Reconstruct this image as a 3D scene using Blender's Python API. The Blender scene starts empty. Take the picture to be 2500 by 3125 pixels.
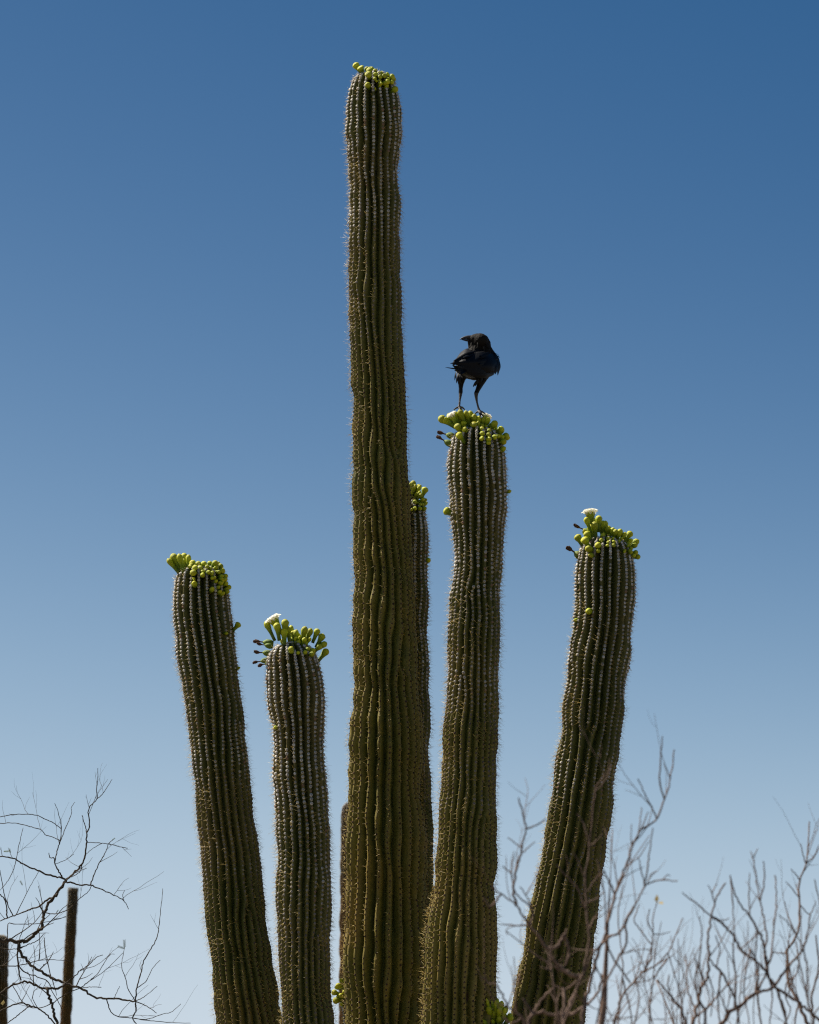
import bpy, math, random
import numpy as np
from mathutils import Vector, Matrix

R = math.radians
S = bpy.context.scene
COL = S.collection
random.seed(7)
RNG = np.random.default_rng(7)

# ---------------------------------------------------------------- camera
DIST, EYE, PITCH, FPX = 12.0, 1.6, 14.0, 9200.0       # metres, metres, degrees, focal length in photo pixels
PW, PH = 2500.0, 3125.0
cam_d = bpy.data.cameras.new('camera')
cam = bpy.data.objects.new('camera', cam_d)
COL.objects.link(cam)
S.camera = cam
cam.location = (0, -DIST, EYE)
cam.rotation_euler = (R(90 + PITCH), 0, 0)
cam_d.sensor_fit = 'VERTICAL'
cam_d.sensor_height = 24.0
cam_d.lens = 24.0 * FPX / PH
cam_d.clip_start, cam_d.clip_end = 0.1, 6000
cam_d.dof.use_dof = True
cam_d.dof.focus_distance = 12.3
cam_d.dof.aperture_fstop = 6.3

# ---------------------------------------------------------------- sky and sun
SUN_EL, SUN_ROT = 53.0, -70.0                          # sun stands high, to the left and a little behind the cactus
w = bpy.data.worlds.new('World')
S.world = w
w.use_nodes = True
nt = w.node_tree
bg = nt.nodes['Background']
sky = nt.nodes.new('ShaderNodeTexSky')
sky.sky_type = 'NISHITA'
sky.sun_disc = False
sky.sun_elevation = R(SUN_EL)
sky.sun_rotation = R(SUN_ROT)
sky.altitude, sky.air_density, sky.dust_density, sky.ozone_density = 700, 0.4, 0.1, 2.0
# a polarising filter's contrast on the whole sky: t = k v^g, o + t / (1 + c t), per channel
sep = nt.nodes.new('ShaderNodeSeparateColor')
com = nt.nodes.new('ShaderNodeCombineColor')
nt.links.new(sky.outputs[0], sep.inputs[0])
for ch, (g, k, c_, o_) in enumerate(((3.691, .2583, 1.6, 0.0), (3.683, .05433, 1.55, .0623), (3.631, .006763, 1.6, .1803))):
    def mth(op, a, b):
        n = nt.nodes.new('ShaderNodeMath'); n.operation = op
        for i, v in enumerate((a, b)):
            if isinstance(v, (int, float)): n.inputs[i].default_value = v
            else: nt.links.new(v, n.inputs[i])
        return n.outputs[0]
    t = mth('MULTIPLY', mth('POWER', sep.outputs[ch], g), k)
    y = mth('DIVIDE', t, mth('ADD', mth('MULTIPLY', t, c_), 1.0))
    nt.links.new(mth('MULTIPLY', mth('ADD', y, o_), 10.35 / 2 ** 0.85), com.inputs[ch])
nt.links.new(com.outputs[0], bg.inputs[0])
bg.inputs[1].default_value = 0.1

sd = bpy.data.lights.new('sun', 'SUN')
sd.energy = 5.0
sd.angle = R(0.53)
sd.color = (1.0, 0.94, 0.84)
sun = bpy.data.objects.new('sun', sd)
COL.objects.link(sun)
sv = Vector((math.sin(R(SUN_ROT)) * math.cos(R(SUN_EL)), math.cos(R(SUN_ROT)) * math.cos(R(SUN_EL)), math.sin(R(SUN_EL))))
sun.rotation_euler = sv.to_track_quat('Z', 'Y').to_euler()
sun.location = sv * 60

S.view_settings.view_transform = 'Standard'
S.view_settings.look = 'None'
S.view_settings.exposure = 0.85
S.view_settings.gamma = 1.0
S.cycles.max_bounces = 8
S.cycles.filter_width = 1.2
S.cycles.use_denoising = False

# ---------------------------------------------------------------- helpers
CP, SP = math.cos(R(PITCH)), math.sin(R(PITCH))

def at(px, py, Y):
    """the point that the photo pixel sees on the upright plane y = Y"""
    a, b = (px - PW / 2) / FPX, (PH / 2 - py) / FPX
    d = Vector((a, CP - b * SP, SP + b * CP))
    return Vector((0, -DIST, EYE)) + d * ((Y + DIST) / d.y)

def mpp(py, Y):
    """metres per photo pixel on that plane"""
    b = (PH / 2 - py) / FPX
    return (Y + DIST) / (CP - b * SP) / FPX

def mat(name, build):
    m = bpy.data.materials.new(name)
    m.use_nodes = True
    n = m.node_tree
    build(n, n.nodes['Principled BSDF'], n.links.new)
    return m

def nd(n, kind, **kw):
    x = n.nodes.new(kind)
    for k, v in kw.items():
        if k in x.inputs: x.inputs[k].default_value = v
        else: setattr(x, k, v)
    return x

def ramp(n, stops):
    r = n.nodes.new('ShaderNodeValToRGB')
    e = r.color_ramp.elements
    while len(e) < len(stops): e.new(0.5)
    for i, (p, c) in enumerate(stops):
        e[i].position = p
        e[i].color = (*c, 1)
    return r

def mesh_obj(name, verts, faces, material, parent=None, smooth=True, attr=None):
    me = bpy.data.meshes.new(name)
    verts = np.asarray(verts, np.float32)
    if isinstance(faces, np.ndarray):
        nf, k = faces.shape
        me.vertices.add(len(verts))
        me.vertices.foreach_set('co', verts.ravel())
        me.loops.add(nf * k)
        me.loops.foreach_set('vertex_index', faces.astype(np.int32).ravel())
        me.polygons.add(nf)
        me.polygons.foreach_set('loop_start', np.arange(0, nf * k, k, dtype=np.int32))
        me.update(calc_edges=True)
    else:
        me.from_pydata([tuple(v) for v in verts], [], faces)
    if smooth: me.polygons.foreach_set('use_smooth', np.ones(len(me.polygons), bool))
    if attr is not None:
        a = me.attributes.new('tint', 'FLOAT_COLOR', 'POINT')
        c = np.ones((len(verts), 4), np.float32); c[:, :3] = attr
        a.data.foreach_set('color', c.ravel())
    for m in (material if isinstance(material, (list, tuple)) else [material]): me.materials.append(m)
    me.validate()
    o = bpy.data.objects.new(name, me)
    COL.objects.link(o)
    if parent: o.parent = parent
    return o

def tag(o, label=None, cat=None, group=None, kind=None):
    for k, v in (('label', label), ('category', cat), ('group', group), ('kind', kind)):
        if v: o[k] = v
    return o

def empty(name, loc=(0, 0, 0)):
    e = bpy.data.objects.new(name, None)
    e.empty_display_size = 0.2
    COL.objects.link(e)
    e.location = loc
    return e

def rel(o, parent):
    """parent and keep the world position (parents here only carry a translation)"""
    o.parent = parent
    o.matrix_parent_inverse = Matrix.Translation(-Vector(parent.location))

def spline(P, n):
    """Catmull-Rom through the rows of P, n samples"""
    P = np.asarray(P, float)
    Q = np.vstack([2 * P[0] - P[1], P, 2 * P[-1] - P[-2]])
    seg = np.linalg.norm(np.diff(P[:, :3], axis=0), axis=1)
    L = np.concatenate([[0], np.cumsum(seg)])
    s = np.linspace(0, L[-1], n)
    i = np.clip(np.searchsorted(L, s, 'right') - 1, 0, len(seg) - 1)
    t = ((s - L[i]) / np.maximum(seg[i], 1e-9))[:, None]
    a, b, c, d = Q[i], Q[i + 1], Q[i + 2], Q[i + 3]
    return 0.5 * (2 * b + (c - a) * t + (2 * a - 5 * b + 4 * c - d) * t ** 2 + (3 * b - a - 3 * c + d) * t ** 3)

def tube(P, rad, k=6):
    """verts, quads of a tube through the points"""
    P = np.asarray(P, float)
    n = len(P)
    T = np.gradient(P, axis=0)
    T /= np.maximum(np.linalg.norm(T, axis=1), 1e-9)[:, None]
    u = np.cross(T[0], [0.31, 0.9, 0.2]); u /= np.linalg.norm(u)
    V = []
    ang = np.arange(k) * 2 * math.pi / k
    for i in range(n):
        u = u - T[i] * (u @ T[i]); u /= np.linalg.norm(u)
        v = np.cross(T[i], u)
        V.append(P[i] + rad[i] * (np.cos(ang)[:, None] * u + np.sin(ang)[:, None] * v))
    V = np.vstack(V)
    i, j = np.meshgrid(np.arange(n - 1), np.arange(k), indexing='ij')
    a = i * k + j; b = i * k + (j + 1) % k
    F = np.stack([a, b, b + k, a + k], -1).reshape(-1, 4)
    return V, F

class Soup:
    """collects quads"""
    def __init__(s): s.v, s.f, s.n = [], [], 0
    def add(s, V, F):
        s.v.append(np.asarray(V, float)); s.f.append(np.asarray(F, int) + s.n); s.n += len(V)
    def build(s, name, material, parent=None, **kw):
        return mesh_obj(name, np.vstack(s.v), np.vstack(s.f), material, parent, **kw)

# ---------------------------------------------------------------- materials
def skin_mat(n, b, ln):
    tc = nd(n, 'ShaderNodeTexCoord')
    n1 = nd(n, 'ShaderNodeTexNoise', Scale=2.6, Detail=5.0)
    n2 = nd(n, 'ShaderNodeTexNoise', Scale=55.0, Detail=4.0, Roughness=0.65)
    for x in (n1, n2): ln(tc.outputs['Object'], x.inputs['Vector'])
    r = ramp(n, [(0.30, (0.074, 0.090, 0.020)), (0.52, (0.112, 0.118, 0.028)), (0.72, (0.145, 0.130, 0.038))])
    ln(n1.outputs[0], r.inputs[0])
    at_ = nd(n, 'ShaderNodeAttribute', attribute_name='tint')
    mx0 = nd(n, 'ShaderNodeMix', data_type='RGBA', blend_type='MULTIPLY'); mx0.inputs[0].default_value = 1.0
    ln(r.outputs[0], mx0.inputs[6]); ln(at_.outputs['Color'], mx0.inputs[7])
    r2 = ramp(n, [(0.35, (0.72, 0.72, 0.70)), (0.65, (1.2, 1.16, 1.1))])
    ln(n2.outputs[0], r2.inputs[0])
    mx = nd(n, 'ShaderNodeMix', data_type='RGBA', blend_type='MULTIPLY'); mx.inputs[0].default_value = 0.8
    ln(mx0.outputs[2], mx.inputs[6]); ln(r2.outputs[0], mx.inputs[7])
    # corky brown scars
    n3 = nd(n, 'ShaderNodeTexNoise', Scale=7.5, Detail=3.0)
    ln(tc.outputs['Object'], n3.inputs['Vector'])
    r3 = ramp(n, [(0.71, (0, 0, 0)), (0.76, (1, 1, 1))])
    ln(n3.outputs[0], r3.inputs[0])
    mx2 = nd(n, 'ShaderNodeMix', data_type='RGBA')
    ln(r3.outputs[0], mx2.inputs[0]); ln(mx.outputs[2], mx2.inputs[6]); mx2.inputs[7].default_value = (0.15, 0.095, 0.055, 1)
    ln(mx2.outputs[2], b.inputs['Base Color'])
    b.inputs['Roughness'].default_value = 0.6
    b.inputs['Specular IOR Level'].default_value = 0.25
    bm = nd(n, 'ShaderNodeBump', Strength=0.35, Distance=0.004)
    ln(n2.outputs[0], bm.inputs['Height']); ln(bm.outputs[0], b.inputs['Normal'])

def tint_mat(rough, spec, scale=300.0):
    def f(n, b, ln):
        a = nd(n, 'ShaderNodeAttribute', attribute_name='tint')
        ln(a.outputs['Color'], b.inputs['Base Color'])
        b.inputs['Roughness'].default_value = rough
        b.inputs['Specular IOR Level'].default_value = spec
    return f

def bud_mat(n, b, ln):
    tc = nd(n, 'ShaderNodeTexCoord')
    sx = nd(n, 'ShaderNodeSeparateXYZ'); ln(tc.outputs['Generated'], sx.inputs[0])
    r = ramp(n, [(0.0, (0.055, 0.10, 0.004)), (0.45, (0.155, 0.23, 0.005)), (0.75, (0.40, 0.44, 0.006)), (0.97, (0.54, 0.50, 0.010))])
    ln(sx.outputs[2], r.inputs[0])
    oi = nd(n, 'ShaderNodeObjectInfo')
    hs = nd(n, 'ShaderNodeHueSaturation')
    mr = nd(n, 'ShaderNodeMapRange'); mr.inputs[3].default_value = 0.75; mr.inputs[4].default_value = 1.12
    ln(oi.outputs['Random'], mr.inputs[0]); ln(mr.outputs[0], hs.inputs['Value'])
    ln(r.outputs[0], hs.inputs['Color'])
    n2 = nd(n, 'ShaderNodeTexVoronoi', Scale=230.0)
    mp = nd(n, 'ShaderNodeMapping'); mp.inputs['Scale'].default_value = (1, 1, 0.5)
    ln(tc.outputs['Object'], mp.inputs[0]); ln(mp.outputs[0], n2.inputs['Vector'])
    r2 = ramp(n, [(0.05, (1, 1, 1)), (0.35, (0, 0, 0))])
    ln(n2.outputs['Distance'], r2.inputs[0])
    mx = nd(n, 'ShaderNodeMix', data_type='RGBA')
    mm = nd(n, 'ShaderNodeMath', operation='MULTIPLY'); mm.inputs[1].default_value = 0.3
    ln(r2.outputs[0], mm.inputs[0]); ln(mm.outputs[0], mx.inputs[0])
    ln(hs.outputs[0], mx.inputs[6]); mx.inputs[7].default_value = (0.16, 0.075, 0.02, 1)
    ln(mx.outputs[2], b.inputs['Base Color'])
    b.inputs['Roughness'].default_value = 0.5
    b.inputs['Specular IOR Level'].default_value = 0.3
    b.inputs['Subsurface Weight'].default_value = 0.12
    b.inputs['Subsurface Scale'].default_value = 0.01
    b.inputs['Subsurface Radius'].default_value = (0.6, 1.0, 0.15)
    bm = nd(n, 'ShaderNodeBump', Strength=0.4, Distance=0.002)
    ln(n2.outputs['Distance'], bm.inputs['Height']); ln(bm.outputs[0], b.inputs['Normal'])

def plain(col, rough=0.7, spec=0.25, var=0.35, scale=30.0, bump=0.3, dist=0.004, trans=0.0):
    def f(n, b, ln):
        tc = nd(n, 'ShaderNodeTexCoord')
        ns = nd(n, 'ShaderNodeTexNoise', Scale=scale, Detail=5.0)
        ln(tc.outputs['Object'], ns.inputs['Vector'])
        r = ramp(n, [(0.3, tuple(c * (1 - var) for c in col)), (0.7, tuple(c * (1 + var) for c in col))])
        ln(ns.outputs[0], r.inputs[0]); ln(r.outputs[0], b.inputs['Base Color'])
        b.inputs['Roughness'].default_value = rough
        b.inputs['Specular IOR Level'].default_value = spec
        if trans:
            b.inputs['Subsurface Weight'].default_value = trans
            b.inputs['Subsurface Scale'].default_value = 0.01
        if bump:
            bm = nd(n, 'ShaderNodeBump', Strength=bump, Distance=dist)
            ln(ns.outputs[0], bm.inputs['Height']); ln(bm.outputs[0], b.inputs['Normal'])
    return f

M_skin = mat('cactus_skin', skin_mat)
M_felt = mat('areole_felt', tint_mat(0.9, 0.1))
M_spine = mat('spine', tint_mat(0.45, 0.4))
M_bud = mat('bud_green', bud_mat)
def petal_mat(col, mix):
    base = plain(col, 0.6, 0.2, 0.08, 200.0, 0.1, 0.001)
    def f(n, b, ln):
        base(n, b, ln)
        t = nd(n, 'ShaderNodeBsdfTranslucent'); t.inputs[0].default_value = (*col, 1)
        m = nd(n, 'ShaderNodeMixShader'); m.inputs[0].default_value = mix
        ln(b.outputs[0], m.inputs[1]); ln(t.outputs[0], m.inputs[2]); ln(m.outputs[0], n.nodes['Material Output'].inputs[0])
    return f
M_petal = mat('petal_white', petal_mat((0.86, 0.84, 0.74), .45))
M_dry = mat('withered_brown', plain((0.085, 0.045, 0.028), 0.85, 0.1, 0.5, 180.0, 0.6, 0.003))
M_mesq = mat('mesquite_bark', plain((0.07, 0.052, 0.034), 0.85, 0.15, 0.45, 60.0, 0.5, 0.003))
M_bare = mat('grey_bark', plain((0.155, 0.102, 0.076), 0.85, 0.15, 0.4, 50.0, 0.5, 0.003))
M_leaf = mat('pale_leaf', petal_mat((0.19, 0.23, 0.06), .5))
M_yleaf = mat('dry_yellow_leaf', plain((0.5, 0.36, 0.12), 0.7, 0.2, 0.3, 90.0, 0.0))
M_sand = mat('desert_soil', plain((0.125, 0.105, 0.078), 0.95, 0.1, 0.25, 1.3, 0.4, 0.05))
M_feather = mat('black_feather', plain((0.0034, 0.0033, 0.0044), 0.5, 0.14, 0.4, 150.0, 0.35, 0.002))
M_neck = mat('brown_black_down', plain((0.0115, 0.0082, 0.0048), 0.7, 0.12, 0.45, 260.0, 0.7, 0.004))
M_bill = mat('dark_bill', plain((0.022, 0.020, 0.021), 0.5, 0.3, 0.3, 90.0, 0.1, 0.001))
M_eye = mat('eye_black', plain((0.008, 0.006, 0.005), 0.08, 0.6, 0.1, 20.0, 0.0))
M_legskin = mat('leg_scales', plain((0.035, 0.029, 0.026), 0.6, 0.4, 0.4, 400.0, 0.6, 0.002))

# ---------------------------------------------------------------- ground
def ground():
    xs = np.concatenate([-np.geomspace(3000, 12, 40), np.linspace(-10, 10, 41), np.geomspace(12, 3000, 40)])
    X, Y = np.meshgrid(xs, xs, indexing='ij')
    d = np.hypot(X, Y)
    Z = -0.02 + 0.05 * np.sin(X * 0.31 + 1) * np.sin(Y * 0.27) * np.clip(d / 15, 0, 1) - 0.02 * np.sin(X * .9) * np.cos(Y * .8)
    Z = np.where(d > 200, -0.1, Z)
    n = len(xs)
    i, j = np.meshgrid(np.arange(n - 1), np.arange(n - 1), indexing='ij')
    a = (i * n + j).ravel()
    F = np.stack([a, a + n, a + n + 1, a + 1], -1)
    tag(mesh_obj('ground', np.stack([X, Y, Z], -1).reshape(-1, 3), F, M_sand), kind='structure')
ground()

# ---------------------------------------------------------------- columns (trunk and arms of a saguaro)
UPX = 2500.0 / 1725.0        # the outline was read off a 1725-wide view of the photo

def outline(rows, Y):
    """rows (y, left, right) of an outline -> centre and radius, from the top down"""
    out = []
    for y, l, r in rows:
        y, l, r = y * UPX, l * UPX, r * UPX
        out.append([*at((l + r) / 2, y, Y), (r - l) / 2 * mpp(y, Y)])
    return out

class Column:
    """a ribbed, curved column. rows run from base to tip; last row is where the dome starts to close"""
    def __init__(s, rows, nrib, defects=(), dome=0.42, wob=1.0, seed=0, depth=1.4, tipdir=None):
        rng = np.random.default_rng(seed)
        P = np.asarray(rows, float)
        # drop overshoot: resample with a spline on centre and radius
        L = np.sum(np.linalg.norm(np.diff(P[:, :3], axis=0), axis=1))
        n = int(L / 0.012)
        C = spline(P, n)
        top = C[-1, :3]; Rt = C[-1, 3]
        t = C[-1, :3] - C[-12, :3]; t /= np.linalg.norm(t)
        if tipdir is not None: t = np.asarray(tipdir, float); t /= np.linalg.norm(t)
        H = dome * Rt
        k = 26
        a = np.linspace(0, math.pi / 2, k + 1)[1:]
        ext = np.column_stack([top + t * (np.sin(x) * H) for x in a]).T if False else np.array([top + t * (math.sin(x) * H) for x in a])
        er = Rt * np.cos(a) ** 0.75
        er[-1] = 1e-4
        s.C = np.vstack([C[:, :3], ext])
        s.R = np.concatenate([C[:, 3], er])
        s.s = np.concatenate([[0], np.cumsum(np.linalg.norm(np.diff(s.C, axis=0), axis=1))])
        s.ltop = s.s[n - 1]
        s.tip, s.axis, s.Rt, s.crown = s.C[-1], t, Rt, top
        T = np.gradient(s.C, axis=0); T /= np.linalg.norm(T, axis=1)[:, None]
        s.T = T
        # frames carried down from the tip; theta = 0 looks to the right, -90 deg to the camera
        m = len(s.C)
        U = np.zeros((m, 3)); u = np.array([1.0, 0, 0])
        for i in range(m - 1, -1, -1):
            u = u - T[i] * (u @ T[i]); u /= np.linalg.norm(u); U[i] = u
        s.U, s.V = U, np.cross(T, U)
        s.N = nrib
        s.dome = dome
        s.defects = defects                                   # (theta deg, distance below crown, +1 more ribs below / -1 fewer)
        s.wob = wob
        s.depthf = depth
        s.modes = [(rng.normal() * .014, rng.uniform(7, 30), rng.integers(0, 4), rng.uniform(0, 6.28)) for _ in range(12)]
        s.modes += [(rng.normal() * .008, rng.uniform(18, 45), 0, rng.uniform(0, 6.28)) for _ in range(5)]
        s.modes += [(rng.normal() * .007, rng.uniform(35, 70), rng.integers(0, 6), rng.uniform(0, 6.28)) for _ in range(8)]
        s.ph = [(rng.normal() * .022, rng.uniform(3, 12), rng.integers(0, 4), rng.uniform(0, 6.28)) for _ in range(9)]
        s.ph += [(rng.normal() * .008, rng.uniform(14, 40), rng.integers(2, 9), rng.uniform(0, 6.28)) for _ in range(10)]
        s.dents = [(rng.uniform(-math.pi, 0), rng.uniform(.2, 3.4), rng.uniform(.07, .2), rng.uniform(.010, .035)) for _ in range(20)]
        s.rings = [(rng.uniform(.15, 3.6), rng.uniform(.008, .022), rng.uniform(.008, .024)) for _ in range(16)]     # growth checks
        s.ph0 = rng.uniform(0, 6.28)

    def phase(s, th, l):
        """rib phase; crest where it is a multiple of 2 pi. l = arc length"""
        b = s.ltop - l
        p = s.N * th + s.ph0
        for A, k, m, q in s.ph: p = p + s.N * s.wob * A * np.sin(k * l + m * th + q) * np.clip(b * 6 + .25, 0, 1)
        for td, bb, sg in s.defects:
            z = np.exp((b - bb) * 11.0) * np.exp(1j * (th - R(td)))
            if sg > 0: p = p + np.angle(z - 1)
            else: p = p - np.angle(z - 1) + 0
        return p

    def radius(s, th, l, ph=None):
        Rr = np.interp(l, s.s, s.R)
        if ph is None: ph = s.phase(th, l)
        b = s.ltop - l
        f = 1 + 0 * th
        fade = np.clip(b * 4, 0, 1)
        for A, k, m, q in s.modes: f = f + s.wob * A * np.sin(k * l + m * th + q) * fade
        for b0, w0, a0 in s.rings: f = f - a0 * np.exp(-((b - b0 - .012 * np.sin(th * 2 + b0 * 9)) / w0) ** 2)
        for t0, b0, wt, wl in s.dents:
            f = f - 0.06 * np.exp(-((((th - t0 + math.pi) % (2 * math.pi)) - math.pi) / wt) ** 2 - ((b - b0) / wl) ** 2)
        for td, bb, sg in s.defects:
            f = f - 0.03 * np.exp(-(((th - R(td) + math.pi) % (2 * math.pi) - math.pi) / .12) ** 2 - ((b - bb) / .02) ** 2)
        width = 2 * math.pi * Rr / s.N
        dep = s.depthf * width * np.where(b > 0, 1.0, np.clip(Rr / s.Rt * 1.3 - .1, 0, 1))
        c = np.abs(np.cos(ph / 2))
        ex = 1.25 - 0.68 * np.clip(b / 1.5, 0, 1)
        return Rr * f - dep * (1 - c ** ex)

    def frame(s, l):
        g = lambda A: np.stack([np.interp(l, s.s, A[:, i]) for i in range(3)], -1)
        return g(s.C), g(s.U), g(s.V), g(s.T)

    def point(s, th, l, r=None):
        c, u, v, t = s.frame(l)
        if r is None: r = s.radius(th, l)
        o = np.cos(th)[..., None] * u + np.sin(th)[..., None] * v
        return c + o * r[..., None], o, t

    def skin(s, name, parent, k=220, step=0.014, cut=None, hue=(1, 1, 1), old=1.0):
        l = s.s[0]
        ls = list(np.arange(0, s.ltop, step)) + list(s.s[s.s >= s.ltop])
        ls = np.array(ls)
        if cut is not None: ls = np.concatenate([np.linspace(0, cut, max(3, int(cut / 0.05)), endpoint=False), ls[ls >= cut]])
        th = np.linspace(-math.pi, math.pi, k, endpoint=False)
        Lg, Tg = np.meshgrid(ls, th, indexing='ij')
        P, o, t = s.point(Tg, Lg)
        n = len(ls)
        i, j = np.meshgrid(np.arange(n - 1), np.arange(k), indexing='ij')
        a = (i * k + j).ravel(); b = (i * k + (j + 1) % k).ravel()
        F = np.stack([a, b, b + k, a + k], -1)
        # skin pigment: olive lower down, greyer green in the young growth near the crown
        age = old * np.clip((s.ltop - Lg) / 1.9, 0, 1)[..., None]
        tint = (1 - age) * np.array([0.80, 0.86, 1.0]) + age * np.array([1.22, 1.11, 0.90])
        crest = (np.abs(np.cos(s.phase(Tg, Lg) / 2)) ** 2)[..., None]       # old rib ridges are corky and browner, flanks greener
        tint = tint * (crest * np.array([1.34, 1.04, .95]) + (1 - crest) * np.array([.93, 1.02, .9]))
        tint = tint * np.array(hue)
        ob = mesh_obj(name, P.reshape(-1, 3), F, M_skin, parent, attr=tint.reshape(-1, 3))
        return ob

    def armour(s, parent, lmin, spacing=0.0165, white=1.0, seed=1, spines=9, felt_r=0.0052, length=0.025):
        """felted areoles along every rib crest, and their spines: two joined parts"""
        rng = np.random.default_rng(seed)
        ls = []
        l = s.s[-1] - 0.004
        while l > lmin:
            ls.append(l); l -= spacing * (0.8 if l > s.ltop else 1) * (1 + 0.35 * min(1, max(0, (s.ltop - l) / 2.5)))
        th = np.linspace(-math.pi, math.pi, 1400)
        TH, LL = [], []
        for l in ls:
            p = np.unwrap(s.phase(th, np.full_like(th, l)))
            q = np.floor(p / (2 * math.pi))
            i = np.nonzero(np.diff(q))[0]
            if l > s.ltop and np.interp(l, s.s, s.R) < s.Rt * .35: i = i[::2]
            if l > s.ltop and np.interp(l, s.s, s.R) < s.Rt * .15: i = i[::2]
            t = th[i]
            TH.append(t); LL.append(np.full_like(t, l) + .3 * spacing * np.sin(t * 9 + 3))
        TH, LL = np.concatenate(TH), np.minimum(np.concatenate(LL), s.s[-1] - .001)
        # only where the camera's side or the outline can show them
        b = s.ltop - LL
        keep = (np.sin(TH) < 0.45) | (b < 0.02)
        keep &= rng.random(len(TH)) > 0.035
        TH, LL = TH[keep], LL[keep]
        P, o, t = s.point(TH, LL)
        P2, _, _ = s.point(TH, LL - 0.012)
        tt = P - P2; tt /= np.linalg.norm(tt, axis=1)[:, None]
        w_ = np.cross(tt, o); w_ /= np.linalg.norm(w_, axis=1)[:, None]
        nn = np.cross(w_, tt)
        m = len(P)
        b = s.ltop - LL
        patch = 0.5 + 0.5 * np.sin(LL * 5.1 + TH * 2 + 1.3) * np.sin(LL * 2.3 + 2 * TH)
        band = np.sin(LL * 31 + 3 * np.sin(LL * 7)) * .5 + np.sin(LL * 13.7 + 1) * .5
        young = np.clip(white * (1.15 - b / 1.25) + 0.35 * (patch - .5) + .22 * band * np.clip(b * 3, 0, 1), 0, 1)
        if white <= 0: young = young * 0
        # felt cushions: a rim and a pit
        k = 6
        an = np.arange(k) * 2 * math.pi / k
        sz = felt_r * (0.82 + 0.36 * rng.random(m)) * (0.78 + 0.4 * young)
        base = P - nn * 0.002
        ring = lambda r, h: base[:, None] + (sz * r)[:, None, None] * (np.cos(an)[None, :, None] * w_[:, None] + 1.15 * np.sin(an)[None, :, None] * tt[:, None]) + (sz * h)[:, None, None] * nn[:, None]
        Vr = np.concatenate([ring(1.0, 0), ring(.72, .85), (base + nn * (sz * .55)[:, None])[:, None]], 1)
        g = np.arange(k); h = (g + 1) % k
        tri = np.concatenate([np.stack([g, h, h + k], -1), np.stack([g, h + k, g + k], -1), np.stack([g + k, h + k, np.full(k, 2 * k)], -1)])
        F = (np.arange(m)[:, None, None] * (2 * k + 1) + tri[None]).reshape(-1, 3)
        rnd = rng.random((m, 1))
        pale = np.array([0.50, 0.465, 0.41]) * (.65 + .7 * rnd)
        dark = np.array([0.055, 0.032, 0.022]) * (.6 + .8 * rnd)
        rusty = np.array([0.24, 0.15, 0.10])
        y = young[:, None]
        rim = y * pale + (1 - y) * dark
        ru = (rng.random((m, 1)) < 0.04) & (y > .4)
        rim = np.where(ru, rusty, rim)
        pit = np.where(rng.random((m, 1)) < .35, rim * 0.9, np.array([0.06, 0.04, 0.04]))
        colr = np.concatenate([np.repeat(rim[:, None] * .8, k, 1), np.repeat(rim[:, None], k, 1), pit[:, None]], 1)
        a = mesh_obj('areoles', Vr.reshape(-1, 3), F, M_felt, parent, attr=colr.reshape(-1, 3))
        tag(a, kind='stuff')
        # spines: thin three-sided needles fanning from each areole, the lower ones longest
        cl = 0.5 + 0.5 * np.sin(LL * 21 + 4 * np.sin(TH * 2)) * np.sin(LL * 8.7 + TH)
        d_ang = rng.uniform(0, 2 * math.pi, (m, spines))
        tilt = rng.uniform(0.25, 1.2, (m, spines))
        ln_ = length * (0.45 + 0.75 * rng.random((m, spines))) * (0.75 + .5 * cl[:, None]) * (np.clip(b + .25, .3, 1) ** .5 * np.clip(1.15 - b * .12, .75, 1.2))[:, None]
        dv = np.cos(tilt)[..., None] * nn[:, None] + np.sin(tilt)[..., None] * (np.cos(d_ang)[..., None] * w_[:, None] + np.sin(d_ang)[..., None] * tt[:, None])
        dv[..., 2] -= 0.28
        dv /= np.linalg.norm(dv, axis=-1)[..., None]
        root = (P + nn * 0.003)[:, None] + dv * 0.002
        sel = rng.random((m, spines)) < (.25 + .7 * cl ** 1.5)[:, None]
        dv, root, ln_ = dv[sel], root[sel], ln_[sel]
        q = len(dv)
        e1 = np.cross(dv, rng.normal(size=(q, 3))); e1 /= np.linalg.norm(e1, axis=1)[:, None]
        e2 = np.cross(dv, e1)
        rr = rng.uniform(0.00038, 0.0006, q)[:, None]
        tipp = root + dv * ln_[:, None] + np.array([0, 0, -1.0]) * (ln_[:, None] * .08)
        Vs = np.stack([root + e1 * rr, root + (-.5 * e1 + .87 * e2) * rr, root + (-.5 * e1 - .87 * e2) * rr, tipp], 1)
        ft = np.array([[0, 1, 3], [1, 2, 3], [2, 0, 3]])
        Fs = (np.arange(q)[:, None, None] * 4 + ft[None]).reshape(-1, 3)
        u = rng.random((q, 1))
        cs = (1 - u) * np.array([0.55, 0.35, 0.06]) + u * np.array([0.45, 0.36, 0.13])
        sp = mesh_obj('spines', Vs.reshape(-1, 3), Fs, M_spine, parent, smooth=False, attr=np.repeat(cs[:, None], 4, 1).reshape(-1, 3))
        tag(sp, kind='stuff')

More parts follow.
